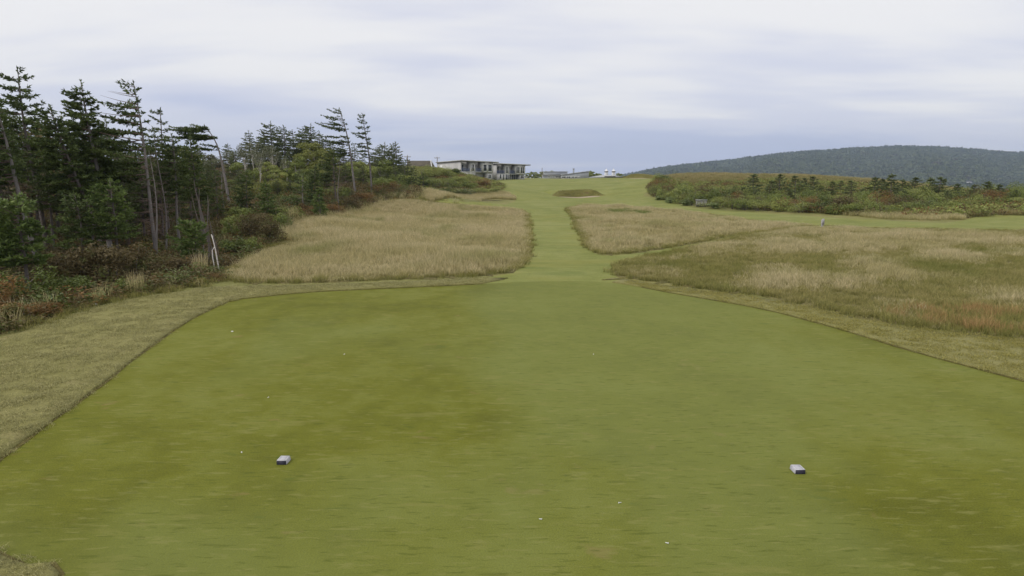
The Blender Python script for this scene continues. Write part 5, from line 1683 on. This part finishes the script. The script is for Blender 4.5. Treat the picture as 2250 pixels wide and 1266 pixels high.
# far houses at the foot of the hill
for hx_, hy_, hz_, w, lab in HOUSES:
    p = empty('far_house', (hx_, hy_, hz_), 0.35, lab, 'house', 'white houses below the far hill')
    obj('wall', Geo().box(-w / 2, w / 2, -3, 3, -2.0, 2.6).mesh('wall', M['white']), p)
    obj('roof', Geo().prism([(-w / 2 - 0.4, 2.6), (w / 2 + 0.4, 2.6), (w / 2 - 1.2, 4.4), (-w / 2 + 1.2, 4.4)], -3.4, 3.4).mesh('roof', M['soffit']), p)

# ------------------------------------------------------------------ things on the course
M['rim'] = flat('marker_rim_paint', (0.56, 0.55, 0.57), 0.6, 0.1, 30.0)


def tee_marker(px, py, lab, rz):
    x_, y_ = G(px, py)
    r = empty('tee_marker', (x_, y_, hz(x_, y_)), rz, lab, 'tee marker', 'pair of tee markers')
    w, d, t = 0.056, 0.155, 0.052
    g = Geo()
    V = [(-w * 1.04, 0.004, 0.001), (w * 1.04, 0.004, 0.001), (w, 0.002, t), (-w, 0.002, t), (-w * 1.06, d, 0.001), (w * 1.06, d, 0.001), (w * 0.95, d - 0.012, t), (-w * 0.95, d - 0.012, t)]
    q = [(0, 1, 2, 3), (3, 2, 6, 7), (1, 5, 6, 2), (4, 0, 3, 7), (5, 4, 7, 6)]
    obj('block', Geo().add(V, [t_ for a, b, c, d_ in q for t_ in ((a, b, c), (a, c, d_))]).mesh('block', M['block_white']), r)
    e_ = 0.003
    V = [(-w * 1.0, -e_, 0.002), (w * 1.0, -e_, 0.002), (w * 0.965, -e_ + 0.001, t - 0.003), (-w * 0.965, -e_ + 0.001, t - 0.003)]
    V += [(x, 0.004, z) for x, y, z in V]
    q = [(0, 1, 2, 3), (3, 2, 6, 7), (1, 5, 6, 2), (4, 0, 3, 7)]
    obj('dark_front', Geo().add(V, [t_ for a, b, c, d_ in q for t_ in ((a, b, c), (a, c, d_))]).mesh('dark_front', M['navy']), r)
    # routed border on the top face
    rim = Geo()
    for bx_ in ((-w * 0.93, w * 0.93, 0.006, 0.016), (-w * 0.93, w * 0.93, d - 0.03, d - 0.02), (-w * 0.93, -w * 0.78, 0.016, d - 0.03), (w * 0.78, w * 0.93, 0.016, d - 0.03)):
        rim.box(*bx_, t - 0.002, t + 0.0025)
    obj('rim', rim.mesh('rim', M['rim']), r)


tee_marker(618.5, 1021.5, 'left white block tee marker with dark front face', R(-1.0))
tee_marker(1758.5, 1042, 'right white block tee marker with dark front face', R(1.0))

# wooden box by the scrub
x_, y_ = G(1538, 452.5)
bxo = empty('wooden_box', (x_, y_ - 0.5, hz(x_, y_ - 0.5)), R(-14), 'grey weathered wooden box with flat lid at the scrub edge', 'box')
for i in range(6):
    obj('board', Geo().box(-0.60 + i * 0.2, -0.408 + i * 0.2, -0.4, -0.36, 0.0, 0.68 - 0.006 * (i % 2)).mesh('board', M['grey_wood']), bxo)
for i in range(4):
    obj('board', Geo().box(0.558, 0.598, -0.355 + i * 0.19, -0.175 + i * 0.19, 0.0, 0.68).mesh('board', M['grey_wood']), bxo)
    obj('board', Geo().box(-0.598, -0.558, -0.355 + i * 0.19, -0.175 + i * 0.19, 0.0, 0.68).mesh('board', M['grey_wood']), bxo)
obj('back_panel', Geo().box(-0.55, 0.55, 0.37, 0.40, 0.0, 0.68).mesh('back_panel', M['grey_wood']), bxo)
obj('lid', Geo().box(-0.66, 0.66, -0.47, 0.46, 0.69, 0.745).mesh('lid', M['block_white']), bxo)
obj('lid_batten', Geo().box(-0.62, 0.62, -0.435, -0.405, 0.61, 0.689).mesh('lid_batten', M['soffit']), bxo)

# white post beside the mown strip
x_, y_ = G(1806, 503)
po = empty('marker_post', (x_, y_, hz(x_, y_)), R(20), 'short pale wooden marker post where the right rough meets the fairway', 'post')
obj('shaft', Geo().box(-0.05, 0.05, -0.05, 0.05, -0.2, 0.62).mesh('shaft', M['grey_wood']), po)
g = Geo()
V = [(-0.095, -0.06, 0.28), (0.095, -0.06, 0.28), (0.095, -0.06, 0.60), (0.06, -0.06, 0.68), (-0.06, -0.06, 0.68), (-0.095, -0.06, 0.60)]
g.add(V + [(x, y - 0.02, z) for x, y, z in V], [(0, 2, 1), (0, 3, 2), (0, 4, 3), (0, 5, 4), (6, 7, 8), (6, 8, 9), (6, 9, 10), (6, 10, 11)] + [t_ for i in range(6) for t_ in ((i, (i + 1) % 6, (i + 1) % 6 + 6), (i, (i + 1) % 6 + 6, i + 6))])
obj('plate', g.mesh('plate', M['grey_wood']), po)

# bleached sticks
def stick(px, Y, py, rows, rad, lab, twig=True):
    """rows: list of (column, row) picture points of the stick at its distance"""
    P = np.array([W(a, b, Y) for a, b in rows])
    P[:, 1] += np.linspace(0, 0.35, len(P))
    c = P[0].copy()
    c[2] = hz(c[0], c[1])
    P[0, 2] = c[2] - 0.06
    r_ = np.linspace(1, 0.45, len(P)) * rad
    g = Geo().tube(P - c, r_, 6)
    if twig:
        d_ = P[-1] - P[-2]
        g.tube([P[-2] - c, P[-2] - c + d_ * 0.5 + [0.1 * np.linalg.norm(d_), 0, 0.3 * np.linalg.norm(d_)]], [rad * 0.4, rad * 0.15], 4)
    o = obj('dead_stick', g.mesh('dead_stick', M['driftwood']), None, c)
    tag(o, lab, 'branch', 'bleached dead sticks')


stick(0, 74, 0, [(857, 424), (862, 417), (868, 413), (870, 410), (874, 405.5)], 0.13, 'thick bleached stick leaning at the end of the rust shrubs')
stick(0, 24.5, 0, [(481, 578), (473, 560), (467, 542), (461, 528), (455, 517)], 0.028, 'long white stick leaning against the bare poles')
stick(0, 24.2, 0, [(472, 580), (464, 565), (460, 552), (462, 545)], 0.020, 'shorter white stick left of the long leaning one')
stick(0, 18.9, 0, [(80, 480), (95, 464), (106, 449), (124, 436)], 0.026, 'white broken branch sticking out of the low bright green spruce') if False else None

# litter and lost tees on the turf
def speck(px, py, s, lab, cat, nm, mt, sq=1.0, tilt=0.0):
    x_, y_ = G(px, py)
    g = Geo()
    rg_ = np.random.default_rng(int(px))
    if nm == 'golf_tee':
        g.tube([(0, 0, 0.006), (s * 2.6, 0, 0.007)], [0.0045, 0.003], 6)
        g.tube([(-0.004, 0, 0.008), (0, 0, 0.008)], [0.009, 0.005], 8)
    else:
        k = 7
        an_ = np.linspace(0, 6.28, k, endpoint=False)
        rr2 = s * rg_.uniform(0.7, 1.1, k)
        V = np.c_[rr2 * np.cos(an_) * 1.4, rr2 * np.sin(an_), 0.006 + 0.5 * s * sq * rg_.uniform(0.2, 1, k)]
        V = np.r_[V, [[0, 0, 0.01 + 0.8 * s * sq]], V * [1, 1, 0] + [0, 0, 0.001]]
        T = [(i, (i + 1) % k, k) for i in range(k)] + [(i, i + k + 1, (i + 1) % k + k + 1) for i in range(k)] + [(i, (i + 1) % k + k + 1, (i + 1) % k) for i in range(k)]
        g.add(V, T)
    o = obj(nm, g.mesh(nm, M[mt]), None, (x_, y_, hz(x_, y_)))
    o.rotation_euler = (0, 0, rg_.uniform(0, 6.28))
    tag(o, lab, cat)


speck(208, 670, 0.06, 'crumpled white scrap at the edge of the weeds left of the strip', 'litter', 'paper_scrap', 'white', 1.2)
speck(510, 729, 0.022, 'small white scrap on the far left of the tee lawn', 'litter', 'paper_scrap', 'white', 0.6)
speck(531, 995, 0.010, 'broken white tee left of and above the left marker', 'golf tee', 'golf_tee', 'white')
speck(1360, 1106, 0.010, 'broken pale tee on the lawn centre right in front', 'golf tee', 'golf_tee', 'white')
speck(1190, 1142, 0.010, 'broken white tee near the bottom centre of the lawn', 'golf tee', 'golf_tee', 'white')
speck(1468, 1195, 0.010, 'broken tee nearest the camera right of centre', 'golf tee', 'golf_tee', 'white')
speck(757, 779, 0.012, 'white tee lying far out left of centre on the lawn', 'golf tee', 'golf_tee', 'white')
speck(1304, 779, 0.012, 'white tee lying far out right of centre on the lawn', 'golf tee', 'golf_tee', 'white')
speck(590, 874, 0.010, 'pale tee lying between the left scrap and the left marker', 'golf tee', 'golf_tee', 'white')

# ------------------------------------------------------------------ air
hm = bpy.data.materials.new('haze_air')
hm.use_nodes = True
hm.node_tree.nodes.clear()
ho = hm.node_tree.nodes.new('ShaderNodeOutputMaterial')
hv = hm.node_tree.nodes.new('ShaderNodeVolumePrincipled')
hv.inputs['Color'].default_value = (0.62, 0.76, 1.0, 1)
hv.inputs['Density'].default_value = 0.00016
hv.inputs['Anisotropy'].default_value = 0.2
hm.node_tree.links.new(hv.outputs[0], ho.inputs['Volume'])
g = Geo().box(-4300, 4300, -1000, 4300, -29, 190)
tag(obj('haze', g.mesh('haze', hm)), 'pale blue air that veils the far hill', None, None, 'stuff')
